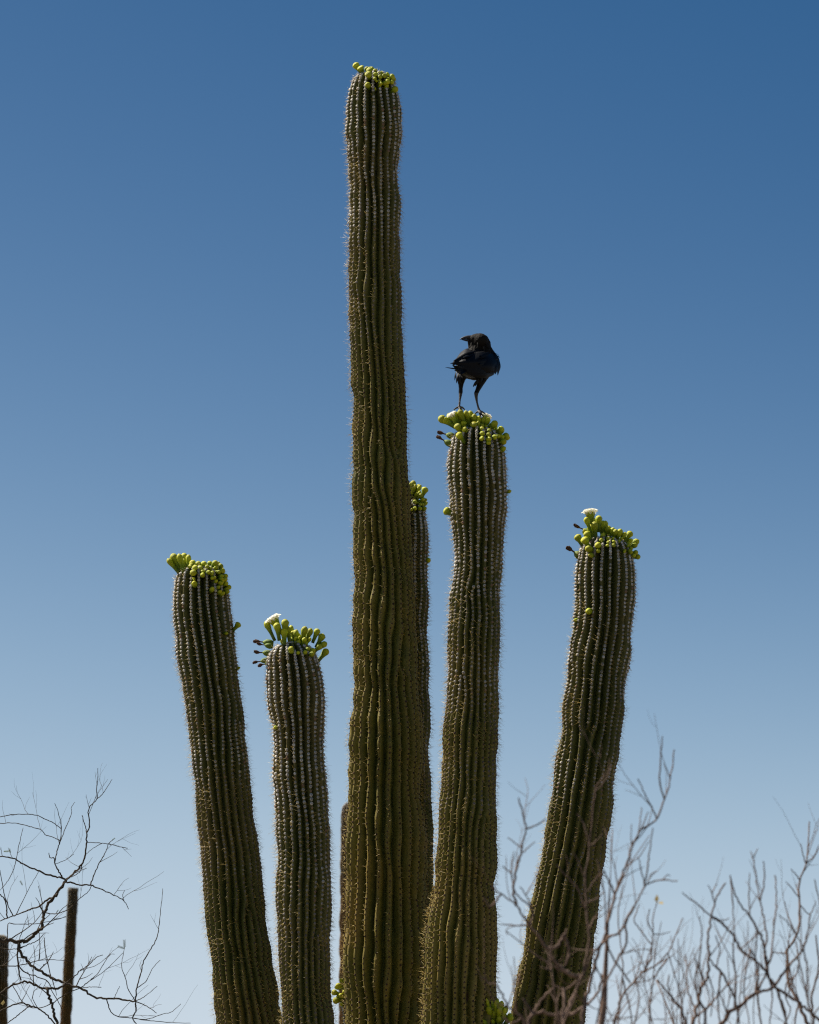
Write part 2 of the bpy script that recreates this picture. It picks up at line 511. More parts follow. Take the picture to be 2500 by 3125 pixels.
# ---------------------------------------------------------------- buds, fruit, flowers: shared meshes
def lathe(profile, k=12, scales=0.05, lobes=5):
    """profile (z, r) -> verts, faces; the surface is knobbly with scales"""
    V, F = [], []
    for i, (z, r) in enumerate(profile):
        for j in range(k):
            a = 2 * math.pi * (j + .5 * (i % 2)) / k
            q = r * (1 + scales * math.cos(lobes * a + math.pi * i))
            V.append((q * math.cos(a), q * math.sin(a), z))
    for i in range(len(profile) - 1):
        for j in range(k):
            F.append((i * k + j, i * k + (j + 1) % k, (i + 1) * k + (j + 1) % k, (i + 1) * k + j))
    n = len(V)
    V.append((0, 0, profile[0][0])); V.append((0, 0, profile[-1][0]))
    for j in range(k):
        F.append((n, (j + 1) % k, j)); F.append((n + 1, n - k + j, n - k + (j + 1) % k))
    return V, F

BUD = {}
def bud_mesh(name, profile, k=12, scales=0.05):
    V, F = lathe(profile, k, scales)
    me = bpy.data.meshes.new(name)
    me.from_pydata(V, [], F)
    me.polygons.foreach_set('use_smooth', np.ones(len(me.polygons), bool))
    me.materials.append(M_bud)
    return me
# heads have radius 1, the base sits at z = 0, length as given
BUD['S'] = (2.1, bud_mesh('small_bud', [(0, .62), (.4, .8), (.9, .98), (1.3, .98), (1.7, .74), (1.95, .42), (2.08, .15)]))
BUD['M'] = (3.4, bud_mesh('round_bud', [(0, .5), (.7, .56), (1.3, .68), (1.9, .9), (2.4, 1.0), (2.85, .88), (3.15, .6), (3.32, .3), (3.38, .1)]))
BUD['L'] = (5.2, bud_mesh('long_bud', [(0, .5), (.9, .5), (1.8, .54), (2.7, .64), (3.3, .82), (3.9, .98), (4.4, .98), (4.8, .76), (5.05, .45), (5.18, .14)]))

def fruit_mesh():
    V, F = lathe([(0, .55), (.5, .8), (1.2, 1.0), (2.0, .98), (2.7, .72), (3.1, .4), (3.3, .2)], 12, 0.04)
    nb = len(F)
    # thin withered neck and the crumpled dead flower on it
    rng = random.Random(3)
    n0 = len(V)
    prof = [(3.2, .2), (3.8, .17), (4.3, .22), (4.7, .42), (5.2, .58), (5.7, .55), (6.0, .36), (6.2, .44), (6.3, .1)]
    V2, F2 = lathe(prof, 10, 0.12, 4)
    V2 = [(x * rng.uniform(.8, 1.25) + .05 * z * math.sin(z), y * rng.uniform(.8, 1.25), z * rng.uniform(.98, 1.02)) for x, y, z in V2]
    V += V2; F += [tuple(i + n0 for i in f) for f in F2]
    me = bpy.data.meshes.new('fruit')
    me.from_pydata(V, [], F)
    me.materials.append(M_bud); me.materials.append(M_dry)
    for i, p in enumerate(me.polygons):
        p.use_smooth = True
        p.material_index = 0 if i < nb else 1
    return me
BUD['F'] = (6.2, fruit_mesh())

def flower_mesh():
    # radius 1 = half the spread of the petals; trumpet tube below, three whorls of waxy petals
    V, F = lathe([(0, .26), (.5, .28), (1.0, .36), (1.5, .52), (1.8, .62)], 14, 0.08, 7)
    nb = len(F)
    rng = random.Random(5)
    for ring, (cnt, out, lift, wd) in enumerate(((13, 1.0, 1.98, .2), (12, .86, 2.12, .19), (10, .66, 2.2, .17))):
        for i in range(cnt):
            a = 2 * math.pi * (i + .5 * ring) / cnt + rng.uniform(-.08, .08)
            n0 = len(V)
            path = [(.5, 1.55), (.62, 1.82), (out * .8, lift), (out * rng.uniform(.95, 1.07), lift - rng.uniform(.0, .14))]
            for q, (r, z) in enumerate(path):
                wdq = wd * (.7, 1.0, 1.15, .55)[q]
                for sgn, dz in ((-1, .03), (0, -.03), (1, .03)):
                    x = r; y = sgn * wdq
                    V.append((x * math.cos(a) - y * math.sin(a), x * math.sin(a) + y * math.cos(a), z + dz))
            for q in range(3):
                for e in range(2):
                    b0 = n0 + q * 3 + e
                    F.append((b0, b0 + 1, b0 + 4, b0 + 3))
    npet = len(F)
    # the boss of yellow stamens
    n0 = len(V)
    V2, F2 = lathe([(1.75, .48), (1.95, .5), (2.05, .38), (2.1, .15)], 12, 0.1, 6)
    V += V2; F += [tuple(i + n0 for i in f) for f in F2]
    me = bpy.data.meshes.new('flower')
    me.from_pydata(V, [], F)
    for m in (M_bud, M_petal, M_yleaf): me.materials.append(m)
    for i, p in enumerate(me.polygons):
        p.use_smooth = True
        p.material_index = 0 if i < nb else (1 if i < npet else 2)
    return me
BUD['W'] = (2.1, flower_mesh())

def put(kind, base, head, r, parent, stretch=None):
    """a bud-like thing from its base point to its head's tip, head radius r"""
    ln_, me = BUD[kind]
    name = {'F': 'cactus_fruit', 'W': 'cactus_flower'}.get(kind, 'flower_bud')
    o = bpy.data.objects.new(name, me)
    COL.objects.link(o)
    o.parent = parent
    d = Vector(head) - Vector(base)
    o.location = base
    q = d.to_track_quat('Z', 'Y')
    o.rotation_mode = 'QUATERNION'
    o.rotation_quaternion = q @ Matrix.Rotation(random.uniform(0, 6.28), 3, 'Z').to_quaternion()
    o.scale = (r * random.uniform(.95, 1.05), r * random.uniform(.95, 1.05), d.length / ln_)
    return o

def bloom(col, parent, ox, oy, fac, items, Y, dense=0.45):
    """place buds listed in zoomed-view coordinates on the crown of a column.
    (x, y, head radius, kind[, base x, base y[, depth shift]])"""
    C0 = Vector(col.crown)
    rj = random.Random(len(items))
    low = np.percentile([i[1] for i in items], 88)
    items = list(items) + [(i[0] + rj.uniform(-45, 45) * fac / 5.75, i[1] + rj.uniform(-10, 40) * fac / 5.75, i[2] * rj.uniform(.7, .95), 'S')
                           for i in items if i[3] in 'SM' and len(i) == 4 and i[1] < low and rj.random() < dense]
    for it in items:
        x, y, r, kind = it[:4]
        px, py = ox + x / fac, oy + y / fac
        rm = r / fac * mpp(py, Y) * (1.06 if kind in 'SML' else 1.0)
        H = at(px, py, Y)
        reach = {'S': 1.9, 'M': 2.1, 'L': 2.6, 'F': 1.0, 'W': 2.0}[kind] * rm
        Ro = col.Rt * 1.0 + reach
        C = C0; Rr = col.Rt
        v = H.z - C.z
        if v < -0.6 * col.Rt:                 # well below the crown: sits on the column's side
            i = int(np.abs(col.C[:, 2] - H.z).argmin())
            C = Vector(col.C[i]); Rr = col.R[i]; Ro = Rr + .4 * reach; v = 0
        u = H.x - C.x
        Zo = col.dome * col.Rt + reach
        q = Ro * Ro * (1 - (u / Ro) ** 2 - (max(v, 0) / Zo) ** 2)
        dy = -math.sqrt(q) if q > 0 else 0.0
        if q <= 0: dy = random.uniform(-.65, .1) * col.Rt * (1 if abs(u) < col.Rt else .3)
        if len(it) > 6: dy += it[6]
        H = at(px, py, C.y + dy)
        if len(it) > 5 and it[4] is not None:
            bx, by = ox + it[4] / fac, oy + it[5] / fac
            B = at(bx, by, C.y + dy * .75)
        else:
            # towards the crown: aim at a point on the axis lower down, stop at the skin
            aim = C - Vector(col.axis) * col.Rt * (0.0 if kind in 'SM' else 0.3)
            if v < 0: aim = Vector((C.x, C.y, H.z - 0.35 * (math.hypot(u, dy))))
            tb = 0.0
            for t_ in np.linspace(0, 1, 60):
                p = aim + (H - aim) * float(t_) - Vector(col.crown)
                h = p.dot(Vector(col.axis)); hr = (p - Vector(col.axis) * h).length
                if C is not C0: inside = (aim + (H - aim) * float(t_) - C).length < Rr * .93
                else: inside = hr < .95 * Rr if h < 0 else (hr / Rr) ** 2 + (h / (col.dome * Rr)) ** 2 < .92
                if inside: tb = float(t_)
            B = aim + (H - aim) * min(tb, .95)
            if kind in 'SM' and (H - B).length > 3.2 * rm: kind = 'L' if (H - B).length > 4 * rm else 'M'
        d = (H - B)
        if d.length < 0.8 * rm: B = H - d.normalized() * 0.9 * rm
        tip = H + (H - B).normalized() * rm * (.9 if kind in 'SML' else 0)
        put(kind, B, tip, rm, parent)

# ---------------------------------------------------------------- the saguaro
YT, Y1, Y2, Y3, Y4, Y5 = 0.0, 0.42, -0.49, 0.36, -0.46, 0.38
trunk_rows = [(178, 742, 832), (200, 734, 838), (240, 730, 844), (290, 730, 845), (310, 733, 842), (350, 733, 839), (400, 735, 840), (450, 736, 843), (500, 736, 842),
              (560, 735, 843), (600, 733, 846), (650, 735, 845), (700, 737, 847), (760, 739, 850), (800, 741, 853), (850, 744, 855), (900, 742, 858), (950, 743, 857),
              (1000, 744, 861), (1050, 742, 864), (1100, 744, 867), (1140, 743, 868), (1190, 744, 872), (1215, 748, 873), (1260, 745, 874), (1320, 743, 876), (1400, 743, 881),
              (1450, 745, 883), (1500, 742, 886), (1560, 736, 890), (1600, 733, 890), (1660, 733, 888), (1700, 731, 892), (1760, 730, 896), (1820, 729, 898), (1900, 727, 900),
              (1960, 725, 900), (2020, 724, 898), (2090, 726, 895), (2156, 727, 893)]
arm1_rows = [(1222, 370, 476), (1250, 366, 481), (1300, 366, 487), (1340, 370, 493), (1380, 373, 498), (1420, 380, 501), (1460, 386, 506), (1500, 393, 512), (1540, 398, 515),
             (1580, 404, 519), (1640, 409, 526), (1700, 414, 533), (1760, 418, 540), (1800, 424, 546), (1850, 427, 551), (1900, 431, 557), (1960, 437, 565), (2010, 444, 571), (2060, 447, 579), (2110, 451, 587), (2156, 456, 597)]
arm2_rows = [(1400, 562, 670), (1425, 561, 678), (1460, 563, 683), (1490, 566, 683), (1530, 573, 683), (1570, 577, 682), (1620, 576, 685), (1680, 578, 690), (1740, 581, 694),
             (1800, 584, 696), (1850, 582, 698), (1900, 582, 697), (1960, 585, 696), (2020, 588, 696), (2080, 590, 697), (2120, 593, 700), (2156, 596, 704)]
arm3_rows = [(1082, 808, 896), (1110, 800, 900), (1160, 798, 902), (1220, 798, 902), (1300, 798, 901), (1380, 800, 902), (1440, 800, 904), (1520, 803, 905), (1600, 803, 905), (1680, 805, 909), (1760, 806, 912), (1840, 807, 914), (1920, 808, 914), (2000, 808, 912), (2156, 806, 908)]
arm4_rows = [(935, 950, 1058), (960, 945, 1064), (1000, 943, 1066), (1040, 945, 1069), (1070, 948, 1067), (1100, 952, 1062), (1140, 956, 1060), (1180, 957, 1057), (1215, 955, 1056),
             (1260, 948, 1053), (1300, 948, 1054), (1340, 944, 1052), (1390, 942, 1052), (1430, 941, 1049), (1480, 939, 1050), (1540, 934, 1048), (1600, 931, 1046), (1650, 930, 1047), (1700, 926, 1046),
             (1760, 921, 1045), (1830, 916, 1046), (1870, 912, 1043), (1920, 906, 1046), (1960, 900, 1047), (2010, 896, 1048), (2080, 890, 1047), (2156, 884, 1046)]
arm5_rows = [(1178, 1218, 1333), (1200, 1213, 1337), (1240, 1211, 1338), (1280, 1211, 1336), (1320, 1208, 1332), (1370, 1200, 1327), (1420, 1194, 1320), (1480, 1187, 1314), (1540, 1182, 1308),
             (1600, 1173, 1299), (1660, 1163, 1293), (1720, 1156, 1286), (1780, 1145, 1278), (1840, 1133, 1268), (1900, 1120, 1261), (1960, 1108, 1254), (2020, 1098, 1246), (2080, 1087, 1239), (2156, 1074, 1228)]

saguaro = empty('saguaro_cactus', (at(1174, 3125, 0).x, 0, 0))
tag(saguaro, 'tall blooming saguaro cactus with upright ribbed arms round a central trunk', 'cactus')

def below_trunk(rows):
    a = rows[0]
    x, r = a[0], a[3]
    return [[x + .01, 0, -0.15, r * .86], [x, 0, 0.3, r * .95], [x + .01, 0, 1.0, r * 1.06], [x, 0, 1.8, r * 1.05]] + rows

def arm_below(rows, tx, zj):
    """an elbow that turns in below the frame and runs into the trunk"""
    a, b = rows[0], rows[2]
    p = np.array(a[:3]); r = a[3]
    d = p - np.array(b[:3]); d /= np.linalg.norm(d)
    q1 = p + d * .18
    j = np.array([tx, 0.0, zj])
    q2 = np.array([q1[0] + (j[0] - q1[0]) * .18, q1[1] * .9, (q1[2] * .4 + (zj + .05) * .6)])
    q3 = np.array([q1[0] + (j[0] - q1[0]) * .55, q1[1] * .5, zj + .03])
    return [[*j, r * .72], [*q3, r * .86], [*q2, r * .98], [*q1, r]] + rows

TR = below_trunk(outline(trunk_rows, YT)[::-1])
TX = TR[4][0]
cols = {}
cols['trunk'] = Column(TR, 20, dome=0.5, defects=((-62, 2.55, 1), (-108, 1.83, 1), (-40, 1.62, -1), (70, 1.2, 1)), seed=3, wob=.65)
cols['a1'] = Column(arm_below(outline(arm1_rows, Y1)[::-1], TX, 1.75), 20, dome=0.5, defects=((-60, 1.42, 1), (-35, .62, 1), (60, .9, 1)), seed=12, wob=.5)
cols['a2'] = Column(arm_below(outline(arm2_rows, Y2)[::-1], TX, 1.85), 20, dome=0.85, defects=((-55, 1.05, 1), (100, .5, 1)), seed=21, wob=.55)
cols['a3'] = Column(arm_below(outline(arm3_rows, Y3)[::-1], TX, 1.95), 20, dome=0.7, seed=33, wob=.7)
cols['a4'] = Column(arm_below(outline(arm4_rows, Y4)[::-1], TX, 1.8), 21, dome=0.62, defects=((-95, .6, 1), (-50, 1.5, 1), (-120, .95, 1)), seed=45, wob=.65)
cols['a5'] = Column(arm_below(outline(arm5_rows, Y5)[::-1], TX, 1.7), 21, dome=0.82, defects=((-100, .75, -1), (-60, 1.3, 1)), seed=56, wob=.5)
# two short arms near the foot of the picture: one peeping out left of the trunk, one in front at the right
p6 = at(1078, 3025, 0.17)
cols['a6'] = Column([[TX + .02, .05, 2.05, .075], [TX - .02, .13, 2.13, .085], [p6.x + .05, .17, p6.z - .1, .088], [p6.x + .035, .17, p6.z - .03, .088], [p6.x + .02, .17, p6.z, .085]], 16, seed=61, tipdir=(-.75, -.1, .5))
p7 = at(1512, 3165, -0.5)
cols['a7'] = Column([[TX, 0, 1.9, .08], [TX + .16, -.25, 1.9, .09], [p7.x - .03, -.45, 2.08, .10], [p7.x, -.5, p7.z - .15, .102], [p7.x, -.5, p7.z, .1]], 17, seed=71)

part = {}
for key, c in cols.items():
    nm = 'trunk' if key == 'trunk' else 'arm'
    o = c.skin(nm, None, k=250 if key == 'trunk' else 220, cut=1.8 if key == 'trunk' else None, old={'trunk': 1.0, 'a4': .95, 'a5': .7}.get(key, .4))
    rel(o, saguaro)
    part[key] = o
    low = 1.7 if key == 'trunk' else 0.25
    c.armour(o, low, spacing={'trunk': .0158}.get(key, .0152), seed=len(key) * 7 + ord(key[-1]), spines=6, white=1.0 if key != 'trunk' else .85)
for key, lab in (('a1', 'arm that leans outward under a knob of long buds, no flower'), ('a2', 'shorter upright arm with one white flower and withered fruit'),
                 ('a3', 'thin slice of an arm hidden behind the trunk'), ('a4', 'upright arm the black bird stands on'), ('a5', 'arm leaning outward with one flat white flower on top'),
                 ('a6', 'short arm tip peeping out behind the trunk'), ('a7', 'low short arm tip with dark green buds behind bare twigs')):
    part[key]['label'] = lab

Z = 5.75
bloom(cols['trunk'], part['trunk'], 1000, 150, Z, [
    (500, 290, 60, 'L'), (590, 350, 62, 'L'), (735, 385, 56, 'M'), (720, 455, 62, 'L'), (705, 625, 50, 'M'), (690, 345, 45, 'M'), (760, 345, 45, 'M'), (835, 385, 42, 'M'),
    (838, 450, 42, 'M'), (830, 520, 36, 'S'), (835, 690, 25, 'S'), (905, 430, 40, 'M'), (920, 490, 40, 'M'), (920, 555, 30, 'S'), (937, 605, 36, 'S'), (955, 420, 36, 'M'), (990, 475, 42, 'M'),
    (1045, 450, 42, 'M'), (1130, 490, 52, 'M'), (1065, 525, 38, 'S'), (1050, 575, 46, 'M'), (1045, 645, 36, 'S'), (1130, 580, 42, 'M'), (1190, 700, 55, 'M')], YT)
bloom(cols['a1'], part['a1'], 480, 1650, Z, [
    (290, 290, 75, 'L', 430, 600), (205, 350, 48, 'L', 400, 600), (390, 275, 52, 'L', 470, 600), (475, 270, 62, 'L', 500, 600), (550, 285, 46, 'L', 540, 590), (470, 355, 58, 'L', 520, 600),
    (620, 390, 55, 'M'), (720, 405, 48, 'M'), (600, 430, 45, 'M'), (670, 480, 52, 'M'), (580, 460, 40, 'M'), (820, 410, 52, 'M'), (875, 465, 42, 'M'), (925, 400, 48, 'M'), (1020, 395, 55, 'M'), (1075, 400, 35, 'M'),
    (965, 440, 36, 'M'), (1115, 450, 50, 'M'), (940, 490, 36, 'S'), (1035, 475, 45, 'M'), (970, 475, 30, 'S'), (1145, 530, 50, 'M'), (1085, 550, 40, 'S'), (905, 555, 42, 'S'), (970, 560, 35, 'S'), (795, 545, 35, 'S'),
    (800, 600, 42, 'S'), (635, 565, 56, 'M'), (640, 660, 26, 'S'), (650, 745, 48, 'S'), (1010, 650, 36, 'S'), (1040, 705, 30, 'S'), (1140, 620, 36, 'S'), (1205, 620, 42, 'M'), (1140, 670, 35, 'S'), (1200, 680, 40, 'M'),
    (1135, 740, 38, 'S'), (1215, 750, 38, 'M'), (1265, 815, 42, 'M'), (1085, 810, 32, 'S'), (1110, 890, 35, 'S'), (1235, 890, 40, 'M'), (1160, 920, 38, 'S'), (975, 840, 44, 'S'), (760, 480, 40, 'M'),
    (1415, 1480, 55, 'L', 1320, 1590), (1225, 1625, 28, 'S'), (1437, 2231, 26, 'S', 1370, 2250)], Y1)
bloom(cols['a2'], part['a2'], 740, 1830, Z, [
    (520, 310, 160, 'W', 690, 600), (425, 420, 55, 'L', 570, 720), (608, 460, 62, 'L', 650, 720), (750, 400, 64, 'L', 735, 700), (735, 550, 62, 'L', 740, 850), (795, 510, 50, 'L'), (855, 490, 46, 'M'), (945, 570, 52, 'M'), (985, 620, 38, 'S'),
    (890, 580, 40, 'M'), (1095, 520, 58, 'L'), (1190, 550, 55, 'L'), (1310, 560, 58, 'L', 1230, 760), (1395, 650, 62, 'L', 1290, 840), (1140, 605, 48, 'M'), (1075, 595, 35, 'S'), (1050, 640, 35, 'S'), (920, 640, 30, 'S'), (950, 670, 30, 'S'), (880, 680, 38, 'S'),
    (1060, 685, 42, 'S'), (1095, 695, 42, 'S'), (1185, 690, 30, 'S'), (990, 740, 42, 'S'), (1115, 765, 42, 'S'), (1010, 655, 25, 'S'), (690, 715, 30, 'L', 735, 890), (855, 870, 50, 'M'), (980, 930, 32, 'S'), (1105, 920, 40, 'S'),
    (1345, 830, 58, 'L'), (1440, 780, 55, 'M'), (1465, 910, 60, 'L', 1310, 1100), (1240, 890, 50, 'S'), (1230, 950, 45, 'S'), (1160, 860, 40, 'S'),
    (195, 735, 58, 'F', 545, 760, .02), (205, 905, 58, 'F', 525, 950), (185, 1115, 48, 'F', 470, 1050, .03), (275, 1170, 55, 'F', 540, 1090), (255, 760, 50, 'F', 540, 830),
    (575, 2243, 34, 'S')], Y2)
bloom(cols['a3'], part['a3'], 1050, 1440, Z, [
    (1215, 200, 55, 'M'), (1160, 225, 36, 'M'), (1305, 260, 50, 'M'), (1245, 255, 40, 'M'), (1190, 275, 38, 'S'), (1270, 305, 42, 'S'), (1175, 310, 33, 'S'), (1420, 320, 60, 'L', 1350, 480), (1225, 350, 28, 'S'), (1330, 355, 28, 'S'),
    (1175, 360, 28, 'S'), (1270, 390, 32, 'S'), (1350, 410, 35, 'S'), (1200, 420, 35, 'S'), (1300, 455, 27, 'S'), (1395, 475, 33, 'S'), (1435, 490, 30, 'S'), (1245, 525, 40, 'S'), (1325, 520, 33, 'S'), (1440, 550, 38, 'S'),
    (1250, 640, 35, 'S'), (1340, 640, 35, 'S'), (1420, 640, 40, 'S'), (1185, 660, 30, 'S'), (1380, 570, 34, 'S'), (1100, 300, 45, 'M'), (1050, 340, 45, 'M'), (1485, 1550, 45, 'S', 1430, 1555)], Y3)
bloom(cols['a4'], part['a4'], 1300, 1200, Z, [
    (445, 350, 88, 'W', 590, 640), (275, 450, 68, 'L', 520, 600), (330, 470, 58, 'L', 540, 600), (420, 400, 60, 'L', 560, 600), (500, 370, 60, 'L', 600, 590), (600, 335, 54, 'L'), (705, 345, 48, 'M'), (575, 420, 68, 'L', 640, 640), (730, 420, 70, 'L', 740, 660), (665, 530, 55, 'L', 690, 700), (560, 590, 66, 'L', 660, 760), (840, 560, 60, 'M'), (850, 410, 55, 'M'), (780, 350, 50, 'M'),
    (585, 740, 60, 'L', 690, 880), (680, 640, 50, 'M'), (985, 570, 46, 'S'), (985, 630, 46, 'S'), (990, 710, 45, 'S'), (990, 785, 38, 'S'), (1060, 590, 40, 'S'), (1110, 660, 42, 'S'), (1100, 730, 40, 'S'), (1110, 805, 46, 'S'), (1110, 870, 38, 'S'),
    (1210, 530, 60, 'M'), (1090, 470, 50, 'M'), (1150, 600, 45, 'S'), (1215, 600, 50, 'S'), (1320, 640, 62, 'M'), (1410, 750, 58, 'M'), (1340, 765, 45, 'S'), (1270, 750, 42, 'S'), (1210, 770, 45, 'S'), (1370, 850, 52, 'M'), (1370, 970, 45, 'S'),
    (1010, 460, 52, 'M'), (930, 440, 50, 'M'), (920, 520, 40, 'S'), (1065, 390, 110, 'W', 1000, 560, .03), (205, 680, 62, 'F', 520, 770, .03), (190, 755, 60, 'F', 470, 920),
    (370, 2070, 68, 'M', 480, 2125), (1470, 1720, 35, 'S', 1400, 1735)], Y4)
bloom(cols['a5'], part['a5'], 1700, 1520, Z, [
    (578, 215, 150, 'W', 610, 560), (515, 375, 46, 'L', 600, 620), (615, 385, 62, 'L', 640, 680), (735, 360, 60, 'L', 720, 600), (810, 440, 52, 'M'), (660, 465, 58, 'L', 690, 740), (590, 525, 66, 'L', 650, 800), (765, 490, 42, 'M'), (765, 535, 42, 'M'), (480, 570, 30, 'S'), (530, 635, 63, 'L', 630, 830),
    (370, 695, 66, 'L', 470, 870), (490, 745, 70, 'L', 590, 900), (900, 535, 58, 'M'), (980, 560, 50, 'M'), (830, 600, 42, 'M'), (905, 570, 38, 'S'), (805, 655, 45, 'S'), (1030, 590, 50, 'M'), (1110, 585, 52, 'M'), (1100, 630, 35, 'S'), (1190, 630, 40, 'M'),
    (1280, 630, 58, 'L'), (900, 715, 40, 'S'), (905, 780, 36, 'S'), (915, 660, 30, 'S'), (990, 710, 35, 'S'), (995, 770, 35, 'S'), (995, 830, 35, 'S'), (1090, 755, 33, 'S'), (1145, 700, 25, 'S'), (1180, 665, 35, 'S'), (1235, 715, 42, 'S'), (1160, 745, 26, 'S'),
    (1300, 740, 38, 'S'), (1395, 765, 58, 'M'), (1375, 825, 48, 'M'), (1270, 820, 40, 'S'), (1300, 885, 38, 'S'), (1175, 860, 25, 'S'), (1190, 920, 30, 'S'), (1300, 945, 38, 'S'), (1385, 955, 45, 'M'), (1355, 1005, 35, 'S'), (1425, 1030, 45, 'M'), (780, 735, 42, 'S'),
    (720, 830, 55, 'M'), (720, 925, 38, 'S'), (885, 835, 30, 'S'), (550, 890, 60, 'M'), (585, 1000, 46, 'S'), (550, 1985, 55, 'S'), (320, 2140, 34, 'S'),
    (300, 460, 52, 'F', 640, 640, .02), (165, 865, 70, 'F', 460, 1050)], Y5)
ZB = 2.614
bloom(cols['a6'], part['a6'], 600, 2300, ZB, [
    (1155, 1805, 18, 'S'), (1128, 1850, 22, 'M'), (1185, 1810, 18, 'S'), (1100, 1905, 24, 'L', 1160, 1925), (1112, 1970, 26, 'L', 1185, 1960), (1160, 1998, 18, 'S'), (1150, 1930, 20, 'S'), (1180, 1900, 18, 'S'), (1130, 1940, 18, 'S')], 0.17)
bloom(cols['a7'], part['a7'], 1200, 2300, ZB, [
    (740, 1960, 20, 'M'), (700, 2060, 20, 'M'), (762, 2035, 25, 'M'), (722, 2005, 20, 'M'), (785, 1985, 20, 'M'), (830, 1968, 20, 'M'), (700, 2100, 20, 'S'), (752, 2115, 26, 'M'), (805, 2070, 22, 'S'), (865, 1990, 22, 'M'), (720, 2135, 20, 'S'),
    (795, 2135, 20, 'S'), (850, 2040, 22, 'S'), (900, 2030, 22, 'M'), (935, 2090, 22, 'M'), (890, 2090, 20, 'S'), (845, 2110, 20, 'S'), (780, 2030, 18, 'S')], -0.5)

# ---------------------------------------------------------------- saguaros standing far behind
def far_saguaro(px, py, wpx, Y, label, seed, lean=0.0):
    top = at(px, py, Y)
    r = wpx / 2 * mpp(py, Y)
    e = empty('saguaro_cactus', (top.x + lean, Y, 0))
    tag(e, label, 'cactus', 'saguaros standing far behind')
    rows = [[top.x + lean, Y, -.1, r * .9], [top.x + lean * .8, Y, top.z * .3, r * 1.15], [top.x + lean * .3, Y, top.z * .65, r * 1.1], [top.x, Y, top.z - r * 3, r * 1.02], [top.x, Y, top.z - r * .8, r * .95]]
    c = Column(rows, 17, seed=seed, wob=1.0, dome=.9)
    o = c.skin('trunk', None, k=102, step=.05, hue=(.68, .46, .55))  # skin colour multiplied down to dark brown, painting in the backlit shade
    rel(o, e)
    c.armour(o, top.z * .6, spacing=.03, seed=seed, spines=7, length=.035, white=.9)
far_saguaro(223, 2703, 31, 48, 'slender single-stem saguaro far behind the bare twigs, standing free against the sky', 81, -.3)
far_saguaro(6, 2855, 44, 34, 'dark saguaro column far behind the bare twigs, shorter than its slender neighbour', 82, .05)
far_saguaro(1074, 2450, 66, 30, 'distant saguaro column mostly hidden behind the trunk of the blooming cactus', 83)

